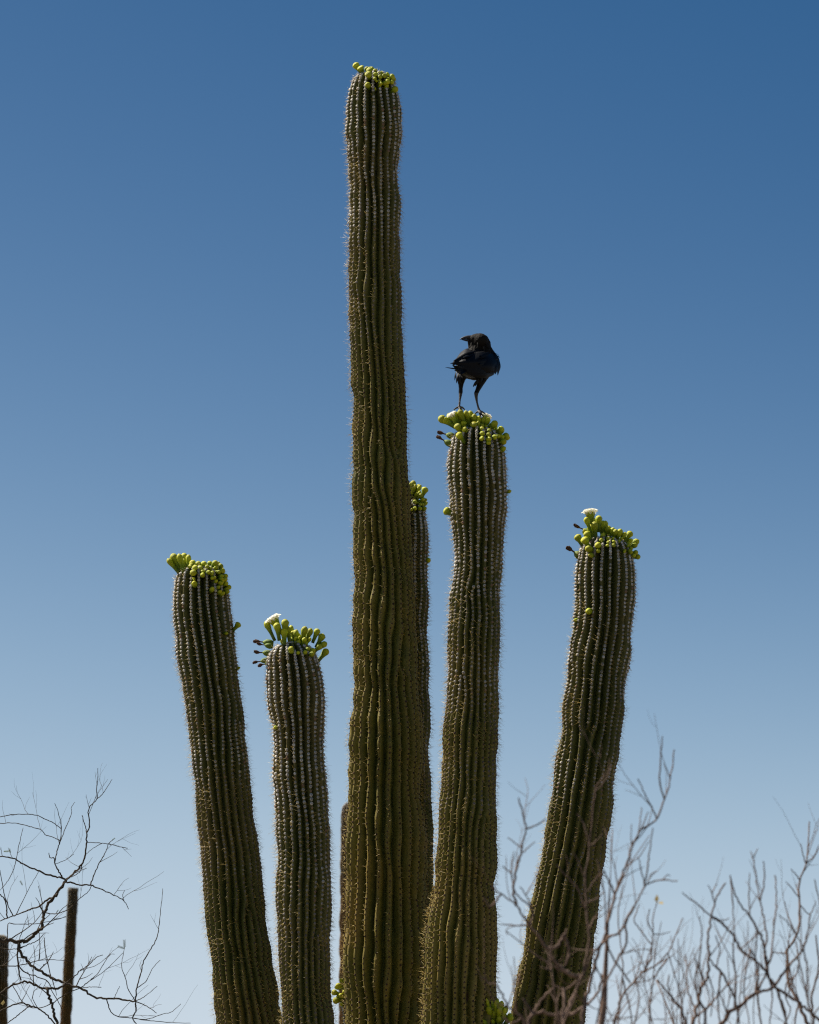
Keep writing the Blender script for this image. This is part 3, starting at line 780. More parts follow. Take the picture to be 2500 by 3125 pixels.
# ---------------------------------------------------------------- bare trees
def grow_tree(name, label, ox, oy, fac, Y0, fork_px, traces, bark, knob, twig_n, twig_len, seed, spread=.35, extra=(), thick=1.0, upbias=.55, group=None):
    """traced limbs become branch parts; small side shoots are one joined part"""
    rng = np.random.default_rng(seed)
    F = np.array(at(*fork_px, Y0))
    root = empty(name, (F[0], Y0, 0))
    tag(root, label, 'tree', group)
    tw = Soup()
    # trunk
    tp = [[F[0] + .10, Y0 + .05, -.15], [F[0] + .05, Y0, F[2] * .35], [F[0] - .04, Y0, F[2] * .7], list(F)]
    tp = spline(tp, 18)
    tr = np.linspace(.075, .05, 18) if 'mesquite' in name else np.linspace(.036, .02, 18) * (1 + .12 * np.sin(np.arange(18) * 1.7))
    o = mesh_obj('trunk', *tube(tp, tr, 10), bark); rel(o, root)
    placed = []            # (px, py, Y)
    allb = []
    for pts, t0, t1 in list(traces) + list(extra):
        pp = np.array([(ox + x / fac, oy + y / fac) for x, y in pts], float)
        isroot = True; Ys = Y0
        if placed:
            A = np.array(placed)
            d = np.hypot(A[:, 0] - pp[0, 0], A[:, 1] - pp[0, 1]); i = d.argmin()
            d2 = np.hypot(A[:, 0] - pp[-1, 0], A[:, 1] - pp[-1, 1]); i2 = d2.argmin()
            if d2[i2] < d[i] and d2[i2] < 14: pp = pp[::-1]; d, i = d2, i2
            if d[i] < 14: isroot = False; Ys = A[i, 2]; pp[0] = A[i, :2]
        L = np.concatenate([[0], np.cumsum(np.hypot(*np.diff(pp, axis=0).T))])
        Lm = L * mpp(pp[0, 1], Y0)
        slope = rng.uniform(-spread, spread); curve = rng.uniform(-.25, .25)
        if isroot: Ys = Y0 + rng.uniform(-.25, .25)
        Yp = Ys + slope * Lm + curve * Lm ** 2
        P = [list(at(px, py, yy)) for (px, py), yy in zip(pp, Yp)]
        k0 = (t0 / fac) * mpp(pp[0, 1], Y0) / 2 * thick; k1 = (t1 / fac) * mpp(pp[0, 1], Y0) / 2 * thick
        n = max(6, int(len(P) * 5))
        C = spline(P, n)
        rad = np.linspace(k0, k1, n)
        if isroot:
            # lead-in from the fork, outside the frame
            mid = (F * .45 + C[0] * .55) + np.array([0, 0, -.05])
            lead = spline([list(F), list(mid), list(C[0])], 9)[:-1]
            C = np.vstack([lead, C]); rad = np.concatenate([np.linspace(max(k0 * 1.4, .012), k0, 8), rad])
        jit = rng.normal(size=C.shape) * rad[:, None] * .45
        jit[0] = 0
        C = C + jit
        rad = rad * rng.uniform(.88, 1.14, len(rad))
        o = mesh_obj('branch', *tube(C, rad, 7), bark); rel(o, root)
        for (px, py), yy in zip(pp, Yp): placed.append((px, py, yy))
        for q in range(len(pp) - 1):
            for f in (.25, .5, .75):
                placed.append((*(pp[q] * (1 - f) + pp[q + 1] * f), Yp[q] * (1 - f) + Yp[q + 1] * f))
        allb.append((C, rad))
    # side shoots and thorny nodes
    def knot(p, r):
        V = np.array([[0, 0, 1], [1, 0, 0], [0, 1, 0], [-1, 0, 0], [0, -1, 0], [0, 0, -1]], float) * r * rng.uniform(.7, 1.3, (6, 1)) + p
        tw.add(V, [[0, 1, 2, 2], [0, 2, 3, 3], [0, 3, 4, 4], [0, 4, 1, 1], [5, 2, 1, 1], [5, 3, 2, 2], [5, 4, 3, 3], [5, 1, 4, 4]])
    def shoot(p, d, ln_, r, depth):
        n = max(4, int(ln_ / .03))
        C = [np.array(p)]; dd = d / np.linalg.norm(d)
        for i in range(n):
            dd = dd + rng.normal(size=3) * .13 + np.array([0, 0, .05]); dd /= np.linalg.norm(dd)
            C.append(C[-1] + dd * ln_ / n)
        C = np.array(C)
        rad = np.linspace(r, r * .45, n + 1)
        tw.add(*tube(C, rad, 4))
        for i in range(1, n):
            if rng.random() < knob: knot(C[i], rad[i] * 2.0)
        if depth > 0:
            for i in range(1, n):
                if rng.random() < .38:
                    sd_ = np.cross(dd, rng.normal(size=3)); sd_ /= np.linalg.norm(sd_)
                    shoot(C[i], dd * .8 + sd_ * .75, ln_ * rng.uniform(.25, .6), rad[i] * .75, depth - 1)
    for C, rad in allb:
        seg = np.linalg.norm(np.diff(C, axis=0), axis=1).sum()
        for _ in range(int(seg * twig_n + rng.random())):
            i = int(rng.uniform(.25, .97) * (len(C) - 1))
            T = C[min(i + 1, len(C) - 1)] - C[i]
            T = T / max(np.linalg.norm(T), 1e-6)
            sd_ = np.cross(T, rng.normal(size=3)); sd_ /= np.linalg.norm(sd_)
            shoot(C[i], T * .6 + sd_ * .8 + np.array([0, 0, upbias]), twig_len * rng.uniform(.3, 1.1), min(rad[i] * .7, .0032) * .8, 1)
        for i in range(2, len(C), 3):
            if rng.random() < knob * 1.3: knot(C[i] + rng.normal(size=3) * rad[i] * .8, max(rad[i] * 1.5, .0045))
    o = tw.build('twigs', bark, None, smooth=True); rel(o, root)
    tag(o, kind='stuff')
    return root

def pinnate(pt, d, ln_, parent, m, name='leaf'):
    """a small feathery leaf: pairs of leaflets on a stalk"""
    sp_ = Soup(); d = np.array(d, float); d /= np.linalg.norm(d)
    sdv = np.cross(d, [0, 1, 0.2]); sdv /= np.linalg.norm(sdv)
    up = np.cross(sdv, d)
    for i in range(9):
        c = np.array(pt) + d * ln_ * (i + 1) / 9
        for s_ in (-1, 1):
            e = c + (sdv * s_ + d * .5) * ln_ * .2
            wv = d * ln_ * .032
            sp_.add([c, (c + e) / 2 + wv + up * .001, e, (c + e) / 2 - wv + up * .001], [[0, 1, 2, 3]])
    V, F_ = tube([np.array(pt), np.array(pt) + d * ln_ * .5, np.array(pt) + d * ln_], [.0012, .001, .0007], 4)
    sp_.add(V, F_)
    o = sp_.build(name, m, None, smooth=False); rel(o, parent)
    return o

MESQ = [
    ([(-60, 1470), (0, 1478), (60, 1490), (150, 1500), (230, 1480), (320, 1395), (345, 1300), (375, 1215), (440, 1140), (510, 1045), (525, 1015)], 24, 16),
    ([(525, 1015), (500, 995), (380, 965), (310, 935), (200, 890), (130, 845), (30, 820), (-60, 825)], 12, 7),
    ([(130, 845), (150, 740), (185, 590)], 5, 3), ([(130, 845), (110, 920), (60, 1020), (0, 1090)], 5, 3),
    ([(525, 1015), (640, 1045), (720, 1050), (810, 1085), (890, 1120), (990, 1175), (1025, 1240)], 11, 4), ([(990, 1175), (980, 1130), (995, 1090)], 4, 3),
    ([(720, 1050), (745, 985), (790, 880), (850, 770), (865, 720), (900, 690)], 8, 4), ([(865, 720), (930, 735), (965, 745), (1020, 755)], 6, 4), ([(865, 720), (800, 712), (700, 708)], 5, 4),
    ([(525, 1015), (590, 950), (655, 880), (685, 780), (695, 640), (715, 580), (708, 440), (775, 360), (770, 300), (780, 220), (780, 115)], 13, 3),
    ([(775, 360), (820, 320), (895, 205)], 5, 3), ([(692, 640), (670, 540), (655, 490)], 6, 5), ([(655, 880), (640, 940), (570, 985)], 6, 4), ([(688, 800), (750, 750), (810, 705)], 4, 3),
    ([(500, 995), (440, 880), (430, 830), (400, 830), (390, 790)], 10, 5), ([(440, 870), (460, 760), (485, 690), (520, 600), (570, 480), (570, 430), (600, 385)], 7, 3),
    ([(462, 730), (490, 600), (460, 450), (435, 395)], 6, 3), ([(458, 700), (420, 665), (370, 650), (325, 605), (265, 590), (180, 565), (110, 553), (-40, 557)], 5, 5),
    ([(490, 590), (430, 555), (365, 525), (285, 490), (200, 483), (70, 490), (-40, 515)], 5, 5), ([(442, 885), (520, 850), (590, 800)], 4, 3),
    ([(150, 1500), (155, 1570), (200, 1640), (265, 1700), (400, 1780), (520, 1830), (640, 1870), (700, 1910), (770, 1945), (850, 1950), (960, 1960), (1080, 1975)], 19, 10),
    ([(1080, 1975), (1090, 1870), (1130, 1730), (1145, 1660), (1220, 1530), (1260, 1440), (1275, 1310), (1290, 1180), (1300, 1075)], 9, 3), ([(1090, 1880), (1160, 1820), (1220, 1710), (1280, 1645)], 5, 3),
    ([(1080, 1975), (1020, 1870), (1005, 1800), (970, 1700), (985, 1600), (995, 1550)], 6, 3), ([(1080, 1975), (1150, 1940), (1255, 1855)], 5, 3), ([(1080, 1975), (1180, 2020), (1250, 2070)], 6, 4),
    ([(860, 1950), (880, 2050), (940, 2095), (1060, 2110), (1170, 2120), (1290, 2080), (1370, 2060), (1445, 1995)], 7, 3), ([(1080, 1975), (1085, 2050), (1060, 2110), (1090, 2160)], 10, 6),
    ([(1060, 2110), (1200, 2130), (1400, 2145), (1520, 2150)], 5, 3), ([(915, 1955), (925, 1920), (955, 1855)], 4, 3),
    ([(-40, 1940), (60, 1870), (150, 1830), (220, 1822), (290, 1850), (370, 1875), (480, 1870), (520, 1830)], 15, 10), ([(520, 1830), (600, 1770), (640, 1730), (700, 1690), (770, 1625), (820, 1605)], 8, 4),
    ([(370, 1875), (400, 1960), (430, 2060), (450, 2170)], 18, 16), ([(640, 1870), (720, 1810), (790, 1740), (870, 1610), (915, 1600)], 6, 3), ([(720, 1812), (850, 1720), (980, 1590)], 4, 3),
    ([(640, 1870), (740, 1860), (810, 1865)], 5, 4), ([(-60, 1360), (0, 1335), (60, 1310), (150, 1280), (260, 1235), (320, 1215), (380, 1160), (430, 1125)], 12, 5),
    ([(60, 1310), (45, 1180), (10, 1130), (-40, 1100)], 9, 6), ([(100, 1300), (60, 1200), (30, 1100), (0, 930)], 7, 4), ([(320, 1215), (330, 1240), (370, 1270), (450, 1275), (540, 1245), (620, 1170), (700, 1105), (730, 1055)], 7, 4),
    ([(130, 1285), (230, 1080), (310, 940)], 5, 3), ([(60, 1490), (65, 1360), (110, 1360), (300, 1355), (450, 1325), (570, 1280)], 6, 3), ([(140, 1500), (140, 1640), (165, 1810)], 10, 9),
    ([(150, 1500), (190, 1380), (220, 1300)], 5, 3), ([(-60, 1690), (150, 1690), (310, 1650), (430, 1645), (560, 1655)], 8, 3), ([(310, 1650), (320, 1540), (310, 1420)], 7, 4), ([(155, 1560), (210, 1530), (300, 1490), (355, 1435)], 7, 4),
    ([(150, 1690), (210, 1750), (370, 1810), (420, 1900), (490, 2030), (500, 2100)], 8, 4), ([(-60, 2080), (0, 2055), (150, 1990), (240, 2010), (300, 2030), (380, 2090), (450, 2165)], 9, 9),
    ([(100, 1850), (190, 1990), (290, 2030), (400, 2000), (520, 1920), (640, 1870)], 6, 5), ([(0, 1550), (100, 1560), (200, 1530)], 6, 4), ([(240, 2010), (150, 2080), (60, 2150)], 6, 6), ([(300, 2030), (260, 1930), (330, 1830)], 5, 3),
]
mq = grow_tree('mesquite_tree', 'thorny mesquite tree with crooked dark twigs and hardly any leaves', 0, 2300, ZB, 0.25, (-520, 3520), MESQ, M_mesq, .5, 5.0, .2, 5, spread=.3, thick=1.3)
for (zx, zy), (dx, dz), ln_ in (((995, 1550), (-.1, 1), .045), ((995, 1555), (-1, .35), .04), ((895, 690), (.6, .5), .02), ((30, 780), (1, .1), .03), ((85, 790), (-.3, .9), .025), ((180, 1050), (-.4, .7), .03), ((450, 1270), (.4, .7), .02)):
    p = at(zx / ZB, 2300 + zy / ZB, 0.25)
    pinnate(p, (dx, .3, dz), ln_ * .75, mq, M_leaf)

BUSH_A = [
    ([(-200, 2300), (-120, 1900), (-60, 1680), (0, 1480), (50, 1320), (95, 1120), (180, 900), (230, 740), (300, 620), (430, 520), (490, 370), (540, 200), (570, -30)], 26, 8),
    ([(490, 370), (455, 230), (465, 0), (475, -140)], 12, 7), ([(430, 500), (350, 350), (280, 205)], 11, 7), ([(540, 200), (510, 130), (490, 70)], 9, 6), ([(300, 620), (340, 520), (365, 460)], 9, 6), ([(290, 640), (300, 520), (310, 430)], 9, 6),
    ([(0, 1480), (120, 1430), (190, 1330), (270, 1180), (330, 1070), (360, 1035), (480, 1005), (590, 1020)], 16, 8), ([(330, 1070), (360, 880), (375, 760), (400, 590)], 12, 7), ([(330, 1050), (300, 900), (285, 830)], 10, 7), ([(350, 1035), (390, 960), (440, 935)], 9, 6), ([(480, 1005), (510, 970), (540, 975)], 8, 5),
    ([(-80, 2300), (0, 1900), (100, 1680), (190, 1500), (175, 1350), (260, 1200)], 18, 9), ([(50, 2300), (150, 1950), (240, 1830), (360, 1690), (390, 1560), (400, 1440), (360, 1340), (370, 1240)], 20, 8),
    ([(390, 1530), (270, 1370), (250, 1320), (290, 1200)], 10, 7), ([(400, 1440), (400, 1300), (430, 1190)], 9, 6), ([(300, 1760), (430, 1680), (520, 1590), (560, 1500), (640, 1310)], 12, 7), ([(430, 1690), (540, 1620), (570, 1600)], 9, 6), ([(400, 1440), (470, 1440), (540, 1420)], 8, 5),
    ([(20, 1440), (80, 1630), (130, 1700), (220, 1830)], 13, 12), ([(95, 1120), (20, 960), (-30, 900)], 13, 8), ([(180, 900), (280, 830), (370, 700)], 9, 5), ([(230, 740), (225, 640), (230, 560)], 8, 5), ([(140, 1000), (210, 960), (330, 900)], 7, 4), ([(240, 1830), (390, 1790), (410, 1600), (420, 1450)], 8, 4), ([(120, 2300), (130, 2000), (160, 1700), (120, 1300), (160, 1050)], 12, 7),
    ([(380, 2300), (370, 2060), (400, 1830), (520, 1640)], 12, 8), ([(240, 2300), (220, 2050), (130, 1800)], 12, 9), ([(400, 1830), (420, 1600), (465, 1340)], 8, 5), ([(490, 2300), (500, 2050), (470, 1900)], 9, 6), ([(80, 600), (70, 700), (60, 870)], 6, 4),
    # in front of the leaning arm: the same shrub, seen against the dark ribs
    ([(-640, 2300), (-560, 2080), (-400, 2080), (-240, 2080)], 22, 20), ([(-560, 2060), (-480, 1960), (-400, 1870)], 20, 14), ([(-560, 2060), (-640, 1950)], 16, 10), ([(-310, 2300), (-320, 2100), (-310, 1860)], 24, 16),
    ([(-240, 2080), (-100, 1980), (-40, 1900), (0, 1760)], 20, 14), ([(-160, 1770), (-80, 1600), (60, 1470)], 17, 12), ([(-160, 1770), (-240, 1770), (-380, 1660), (-440, 1560)], 26, 20), ([(-160, 1770), (-300, 1880), (-420, 1830)], 14, 8), ([(-300, 2080), (-220, 1900), (-160, 1770)], 20, 17),
    ([(-440, 1560), (-520, 1450), (-580, 1370), (-690, 1210), (-810, 1120)], 22, 9), ([(-440, 1560), (-370, 1540), (-320, 1460), (-290, 1400)], 22, 12), ([(-580, 1370), (-690, 1370), (-810, 1360)], 13, 7), ([(-690, 1210), (-715, 1100), (-690, 950), (-655, 800), (-640, 700), (-610, 600), (-640, 480), (-675, 350)], 18, 9),
    ([(-610, 600), (-530, 570), (-450, 520)], 12, 7), ([(-650, 760), (-760, 670)], 10, 6), ([(-640, 790), (-540, 700)], 10, 6), ([(-580, 1370), (-560, 1250), (-700, 1100), (-730, 960), (-800, 900)], 13, 8), ([(-730, 960), (-710, 780)], 9, 5), ([(-560, 1250), (-600, 1150), (-660, 1060)], 10, 7), ([(-630, 1130), (-540, 1000), (-510, 900)], 9, 5),
    ([(-300, 1690), (-270, 1560), (-310, 1450)], 26, 12), ([(-160, 1770), (-110, 1500), (-130, 1250), (-140, 1000), (-110, 750), (-140, 600)], 16, 8), ([(-130, 1250), (-220, 1050), (-320, 950), (-370, 880)], 12, 7), ([(-110, 750), (-60, 700), (0, 640)], 9, 5), ([(-120, 1100), (-60, 1000), (0, 960)], 12, 7), ([(-125, 1200), (-40, 1150), (10, 1100)], 12, 7),
    ([(-640, 2110), (-760, 2020), (-830, 1990)], 17, 10), ([(-640, 2130), (-740, 2150), (-800, 2100)], 15, 9), ([(-810, 1120), (-870, 1080), (-880, 1050)], 9, 6), ([(-810, 1120), (-900, 1220), (-950, 1150)], 14, 9), ([(-690, 1370), (-770, 1400), (-760, 1450)], 8, 5), ([(-760, 2020), (-850, 1840), (-900, 1840), (-960, 1780)], 14, 8), ([(-760, 2020), (-700, 1800), (-710, 1620)], 9, 5),
    ([(-140, 600), (-170, 520), (-210, 480)], 9, 5), ([(-140, 1000), (-200, 850), (-240, 780)], 9, 5), ([(50, 30), (45, 120), (-20, 220), (-60, 300), (-110, 750)][::-1], 9, 5), ([(-60, 300), (-10, 250), (30, 190), (70, 90)], 8, 5), ([(-410, 1700), (-430, 1720), (-500, 1700)], 10, 7),
]
BUSH_B = [
    ([(690, 2300), (760, 1960), (790, 1860), (830, 1780), (845, 1620), (835, 1500), (860, 1330), (890, 1200), (930, 1100), (985, 1030)], 26, 9), ([(890, 1200), (870, 1110), (840, 1050)], 9, 6), ([(870, 1110), (910, 1040)], 8, 5),
    ([(860, 1310), (740, 1190), (680, 1150), (630, 1105)], 11, 7), ([(860, 1310), (950, 1330), (1010, 1310)], 9, 6), ([(860, 1310), (950, 1360), (1040, 1450), (1100, 1560), (1200, 1640), (1300, 1740), (1380, 1870), (1500, 1940), (1620, 2030), (1740, 2140)], 13, 20),
    ([(1320, 1750), (1290, 1560), (1250, 1430), (1170, 1290), (1080, 1180), (1040, 1080), (1015, 970)], 20, 8), ([(1290, 1560), (1310, 1460), (1270, 1250), (1240, 1100), (1210, 900), (1180, 780)], 13, 7), ([(1195, 850), (1235, 760)], 8, 5), ([(1255, 1180), (1290, 1000), (1280, 860)], 11, 7),
    ([(1320, 1750), (1350, 1580), (1360, 1400), (1385, 1200), (1375, 970)], 12, 8), ([(1050, 1460), (1040, 1250), (1025, 1000)], 10, 7), ([(1170, 1290), (1165, 1100), (1170, 950)], 10, 6), ([(1165, 1240), (1220, 1150), (1230, 1130)], 8, 5),
    ([(1700, 2300), (1560, 1980), (1490, 1850), (1470, 1590), (1540, 1440), (1575, 1250), (1560, 1050), (1620, 880), (1640, 720), (1645, 540)], 26, 8), ([(1620, 880), (1590, 780), (1580, 720)], 9, 6), ([(1620, 880), (1690, 810), (1720, 730)], 10, 6), ([(1565, 1020), (1500, 920)], 9, 6), ([(1570, 1140), (1460, 1020)], 9, 6),
    ([(860, 2300), (1000, 2090), (1100, 2010), (1220, 1910), (1370, 1860), (1480, 1700), (1600, 1550), (1660, 1280)], 30, 9), ([(620, 2030), (560, 1960), (430, 1800)][::-1], 9, 14), ([(690, 2250), (620, 2030), (560, 1960), (520, 1850), (530, 1760)], 18, 8), ([(740, 2050), (680, 1900), (670, 1700), (660, 1600)], 14, 8),
    ([(1680, 2300), (1670, 1950), (1720, 1700), (1700, 1450)], 18, 10), ([(760, 1960), (740, 1780), (770, 1650), (790, 1450), (770, 1290)], 12, 7), ([(845, 1620), (900, 1700), (930, 1560), (900, 1450)], 11, 7), ([(1040, 2060), (1060, 1800), (1040, 1560), (1050, 1440)], 16, 9), ([(1220, 1910), (1240, 1700), (1180, 1560)], 14, 8),
    ([(1220, 1910), (1290, 1780), (1330, 1640)], 16, 9), ([(1470, 1590), (1400, 1590), (1350, 1580)], 9, 7), ([(1100, 2300), (1060, 2000), (980, 1800), (900, 1700)], 16, 9), ([(960, 2300), (920, 2000), (910, 1760)], 14, 8), ([(1300, 2300), (1240, 2020), (1230, 1700)], 18, 9), ([(1500, 2300), (1400, 1900), (1360, 1780)], 14, 12),
    ([(1540, 1440), (1470, 1270), (1450, 1180)], 10, 6), ([(1575, 1200), (1650, 1280), (1700, 1180)], 9, 6), ([(1600, 1550), (1500, 1380), (1410, 1290)], 9, 6), ([(1720, 1700), (1780, 1500), (1720, 1150), (1690, 1000)], 12, 7), ([(1490, 1850), (1560, 1700), (1540, 1500)], 11, 7), ([(770, 2300), (820, 2080), (760, 1960)], 18, 20), ([(1640, 2060), (1600, 1800), (1560, 1640)], 12, 8),
    ([(1400, 2300), (1460, 2100), (1390, 1870)], 14, 10), ([(600, 2300), (640, 2100), (610, 1850), (600, 1470)], 10, 5), ([(860, 2100), (880, 1900), (840, 1760)], 10, 7),
]
_rs = random.Random(11)
def uprights(n, x0, x1, y0, y1):
    out = []
    for i in range(n):
        x = x0 + (x1 - x0) * (i + _rs.uniform(.1, .9)) / n
        top = _rs.uniform(y0, y1); k = _rs.randint(4, 6); p = []
        for j in range(k + 1):
            p.append((x, 2300 + (top - 2300) * j / k)); x += _rs.uniform(-45, 45)
        out.append((p, _rs.uniform(9, 15), _rs.uniform(4, 6)))
        q = p[_rs.randint(2, k - 1)]; d = _rs.choice((-1, 1))
        out.append(([q, (q[0] + d * _rs.uniform(30, 70), q[1] - _rs.uniform(60, 120)), (q[0] + d * _rs.uniform(50, 110), q[1] - _rs.uniform(160, 300))], 7, 4))
    return out
BUSH_A += uprights(6, -60, 560, 1500, 1900)
BUSH_B += uprights(12, 600, 1780, 1350, 1850)
ba = grow_tree('bare_shrub', 'leafless grey shrub whose pale twigs cross in front of the leaning arm', 1840, 2300, ZB, -6.4, (1790, 3620), BUSH_A, M_bare, .3, 5.5, .13, 15, spread=.4, upbias=.8, thick=1.2)
bb = grow_tree('bare_shrub', 'leafless grey shrub of dense upright twigs standing clear against the sky', 1840, 2300, ZB, -6.1, (2330, 3640), BUSH_B, M_bare, .3, 6.5, .12, 16, spread=.4, upbias=.9, thick=1.2)
for t_ in (ba, bb): t_['category'] = 'shrub'
lp = np.array(at(1840 + 430 / ZB, 2300 + 1190 / ZB, -6.4))
o = mesh_obj('leaf', [lp, lp + (-.004, .003, .007), lp + (.001, .0, .016), lp + (.004, -.002, .007), lp + (.004, 0, -.001), lp + (.011, .003, .003), lp + (.012, -.003, -.003)], [(0, 1, 2, 3), (0, 4, 6, 5)], M_yleaf)
rel(o, ba)
lp = np.array(at(8, 3068, 0.2))
o = mesh_obj('leaf', [lp, lp + (-.008, .004, .008), lp + (.004, .0, .022), lp + (.010, -.003, .010)], [(0, 1, 2, 3)], M_yleaf); rel(o, mq)

# ---------------------------------------------------------------- the bird
YB = Y4 - 0.02
ZR = 5.133
def bp(zx, zy, d=0.0): return at(1300 + zx / ZR, 980 + zy / ZR, YB + d)
BU = mpp(1100, YB) / ZR                    # metres per zoomed pixel

def bird():
    root = empty('bird', bp(690, 1400))
    tag(root, 'black crow standing on the bud-crowned arm, seen from behind with its head turned', 'bird')
    V, F = [], []
    import bmesh
    bm = bmesh.new()
    def ball(p, r, sq=(1, 1, 1)):
        m = Matrix.Translation(p) @ Matrix.Diagonal((r * sq[0], r * sq[1], r * sq[2], 1))
        bmesh.ops.create_icosphere(bm, subdivisions=3, radius=1, matrix=m)
    def limb(pts):
        """chain of (zx, zy, depth, radius)"""
        for (a, b) in zip(pts[:-1], pts[1:]):
            A, B = bp(*a[:3]), bp(*b[:3])
            n = max(2, int((A - B).length / (min(a[3], b[3]) * BU * .5)))
            for i in range(n + 1):
                t = i / n
                ball(A.lerp(B, t), (a[3] * (1 - t) + b[3] * t) * BU)
    # trunk of the body: chest turned away to the right, rump towards the viewer and left
    limb([(900, 610, .05, 175), (840, 660, .02, 215), (770, 690, -.01, 215), (680, 700, -.04, 185), (590, 730, -.075, 120), (530, 745, -.10, 70)])
    limb([(850, 590, .03, 195), (835, 500, .03, 175), (838, 420, .02, 160), (852, 350, .01, 146), (850, 320, 0, 132)])
    limb([(850, 320, 0, 128), (800, 290, -.002, 96), (760, 275, -.004, 72)])
    limb([(800, 275, -.002, 84), (850, 268, 0, 74), (905, 290, .002, 78), (945, 350, .008, 72), (960, 420, .015, 66), (985, 490, .02, 80), (1020, 560, .025, 95)])
    limb([(720, 380, 0, 60), (700, 330, 0, 48), (745, 430, 0, 80), (760, 500, 0, 120)])
    limb([(640, 780, 0, 120), (760, 800, .0, 130), (870, 790, .02, 140)])
    # legs: feathered thighs, thin scaly shanks, toes
    limb([(590, 800, 0, 100), (558, 890, .0, 70), (550, 970, 0, 46), (546, 1050, .004, 33), (545, 1110, .006, 34), (540, 1165, .004, 25), (531, 1240, 0, 17), (525, 1310, -.003, 18), (520, 1345, -.004, 23)])
    limb([(900, 800, .02, 120), (878, 900, .02, 80), (850, 990, .012, 52), (815, 1070, .004, 38), (788, 1130, 0, 35), (788, 1185, .0, 26), (800, 1270, .002, 17), (820, 1350, .004, 17), (836, 1405, .004, 24)])
    for toes in ([(520, 1345, -.004, 20), (480, 1358, -.012, 15), (440, 1385, -.02, 12)], [(520, 1345, -.004, 20), (530, 1380, -.02, 15), (528, 1420, -.03, 11)], [(520, 1345, 0, 18), (570, 1350, .01, 16), (606, 1385, .012, 11)], [(520, 1345, 0, 18), (545, 1365, -.01, 15), (575, 1405, -.02, 11)],
                 [(836, 1405, .004, 22), (870, 1450, -.012, 16), (905, 1500, -.024, 11)], [(836, 1405, .004, 22), (850, 1465, -.02, 15), (862, 1520, -.034, 11)], [(836, 1405, .004, 20), (800, 1425, .0, 15), (768, 1450, -.004, 11)], [(836, 1405, .004, 20), (880, 1420, .01, 15), (930, 1450, .012, 11)]):
        limb(toes)
    me = bpy.data.meshes.new('body_raw'); bm.to_mesh(me); bm.free()
    tmp = bpy.data.objects.new('body_raw', me); COL.objects.link(tmp)
    rm_ = tmp.modifiers.new('r', 'REMESH'); rm_.mode = 'VOXEL'; rm_.voxel_size = 0.0021
    sm = tmp.modifiers.new('s', 'SMOOTH'); sm.iterations = 4; sm.factor = .5
    dg = bpy.context.evaluated_depsgraph_get()
    me2 = bpy.data.meshes.new_from_object(tmp.evaluated_get(dg))
    bpy.data.objects.remove(tmp)
    me2.name = 'body'
    body = bpy.data.objects.new('body', me2); COL.objects.link(body)
    me2.materials.clear()
    for m in (M_feather, M_neck, M_legskin): me2.materials.append(m)
    zneck, zleg = bp(840, 470).z, bp(540, 1130).z
    for p in me2.polygons:
        p.use_smooth = True
        p.material_index = 1 if p.center.z > zneck else (2 if p.center.z < zleg else 0)
    rel(body, root)
    # bill: two halves
    def bill(name, pts, flat):
        P = spline([list(bp(*p[:3])) + [p[3] * BU] for p in pts], 14)
        V, F = tube(P[:, :3], P[:, 3], 10)
        c = np.repeat(P[:, :3], 10, 0)
        V = c + (V - c) * np.array([1, flat, 1])
        rel(mesh_obj(name, V, F, M_bill), root)
    bill('upper_bill', [(740, 262, -.004, 44), (700, 256, -.004, 36), (650, 253, -.004, 29), (600, 260, -.004, 21), (560, 272, -.004, 12), (527, 290, -.004, 3)], .75)
    bill('lower_bill', [(730, 300, -.004, 30), (700, 303, -.004, 25), (650, 301, -.004, 20), (600, 294, -.004, 14), (556, 288, -.004, 5)], .7)
    bme = bpy.data.meshes.new('eye')
    import bmesh as B
    b2 = B.new(); B.ops.create_icosphere(b2, subdivisions=2, radius=10 * BU); b2.to_mesh(bme); b2.free()
    for p in bme.polygons: p.use_smooth = True
    bme.materials.append(M_eye)
    eye = bpy.data.objects.new('eye', bme); COL.objects.link(eye); eye.location = bp(748, 262, -.0205); rel(eye, root)
    # feathers: cambered blades
    rng = np.random.default_rng(4)
    mid = np.array(bp(790, 680, 0))
    def feather(parent, pts, wid, name='feather', ragged=0.0, lift=.002):
        P = spline([list(bp(*p)) for p in pts], 9)
        T = np.gradient(P, axis=0); T /= np.linalg.norm(T, axis=1)[:, None]
        N = P - mid; N[:, 1] -= .04; N -= T * np.sum(N * T, 1)[:, None]; N /= np.linalg.norm(N, axis=1)[:, None]
        W = np.cross(T, N)
        prof = np.array([.45, .75, .92, 1, 1, .95, .82, .58, .12]) * wid * BU / 2
        V = []
        for i in range(9):
            for s_, h in ((-1, -.18), (-.5, -.03), (0, .06), (.5, -.03), (1, -.18)):
                V.append(P[i] + W[i] * prof[i] * s_ * (1 + ragged * rng.uniform(-.4, .2)) + N[i] * (prof[i] * h + lift))
        i, j = np.meshgrid(np.arange(8), np.arange(4), indexing='ij')
        a = (i * 5 + j).ravel()
        o = mesh_obj(name, V, np.stack([a, a + 1, a + 6, a + 5], -1), M_feather)
        rel_child(o, parent)
        return o
    def rel_child(o, parent):
        o.parent = parent
        o.matrix_parent_inverse = Matrix.Translation(-Vector(root.location)) if parent is root else Matrix.Identity(4)
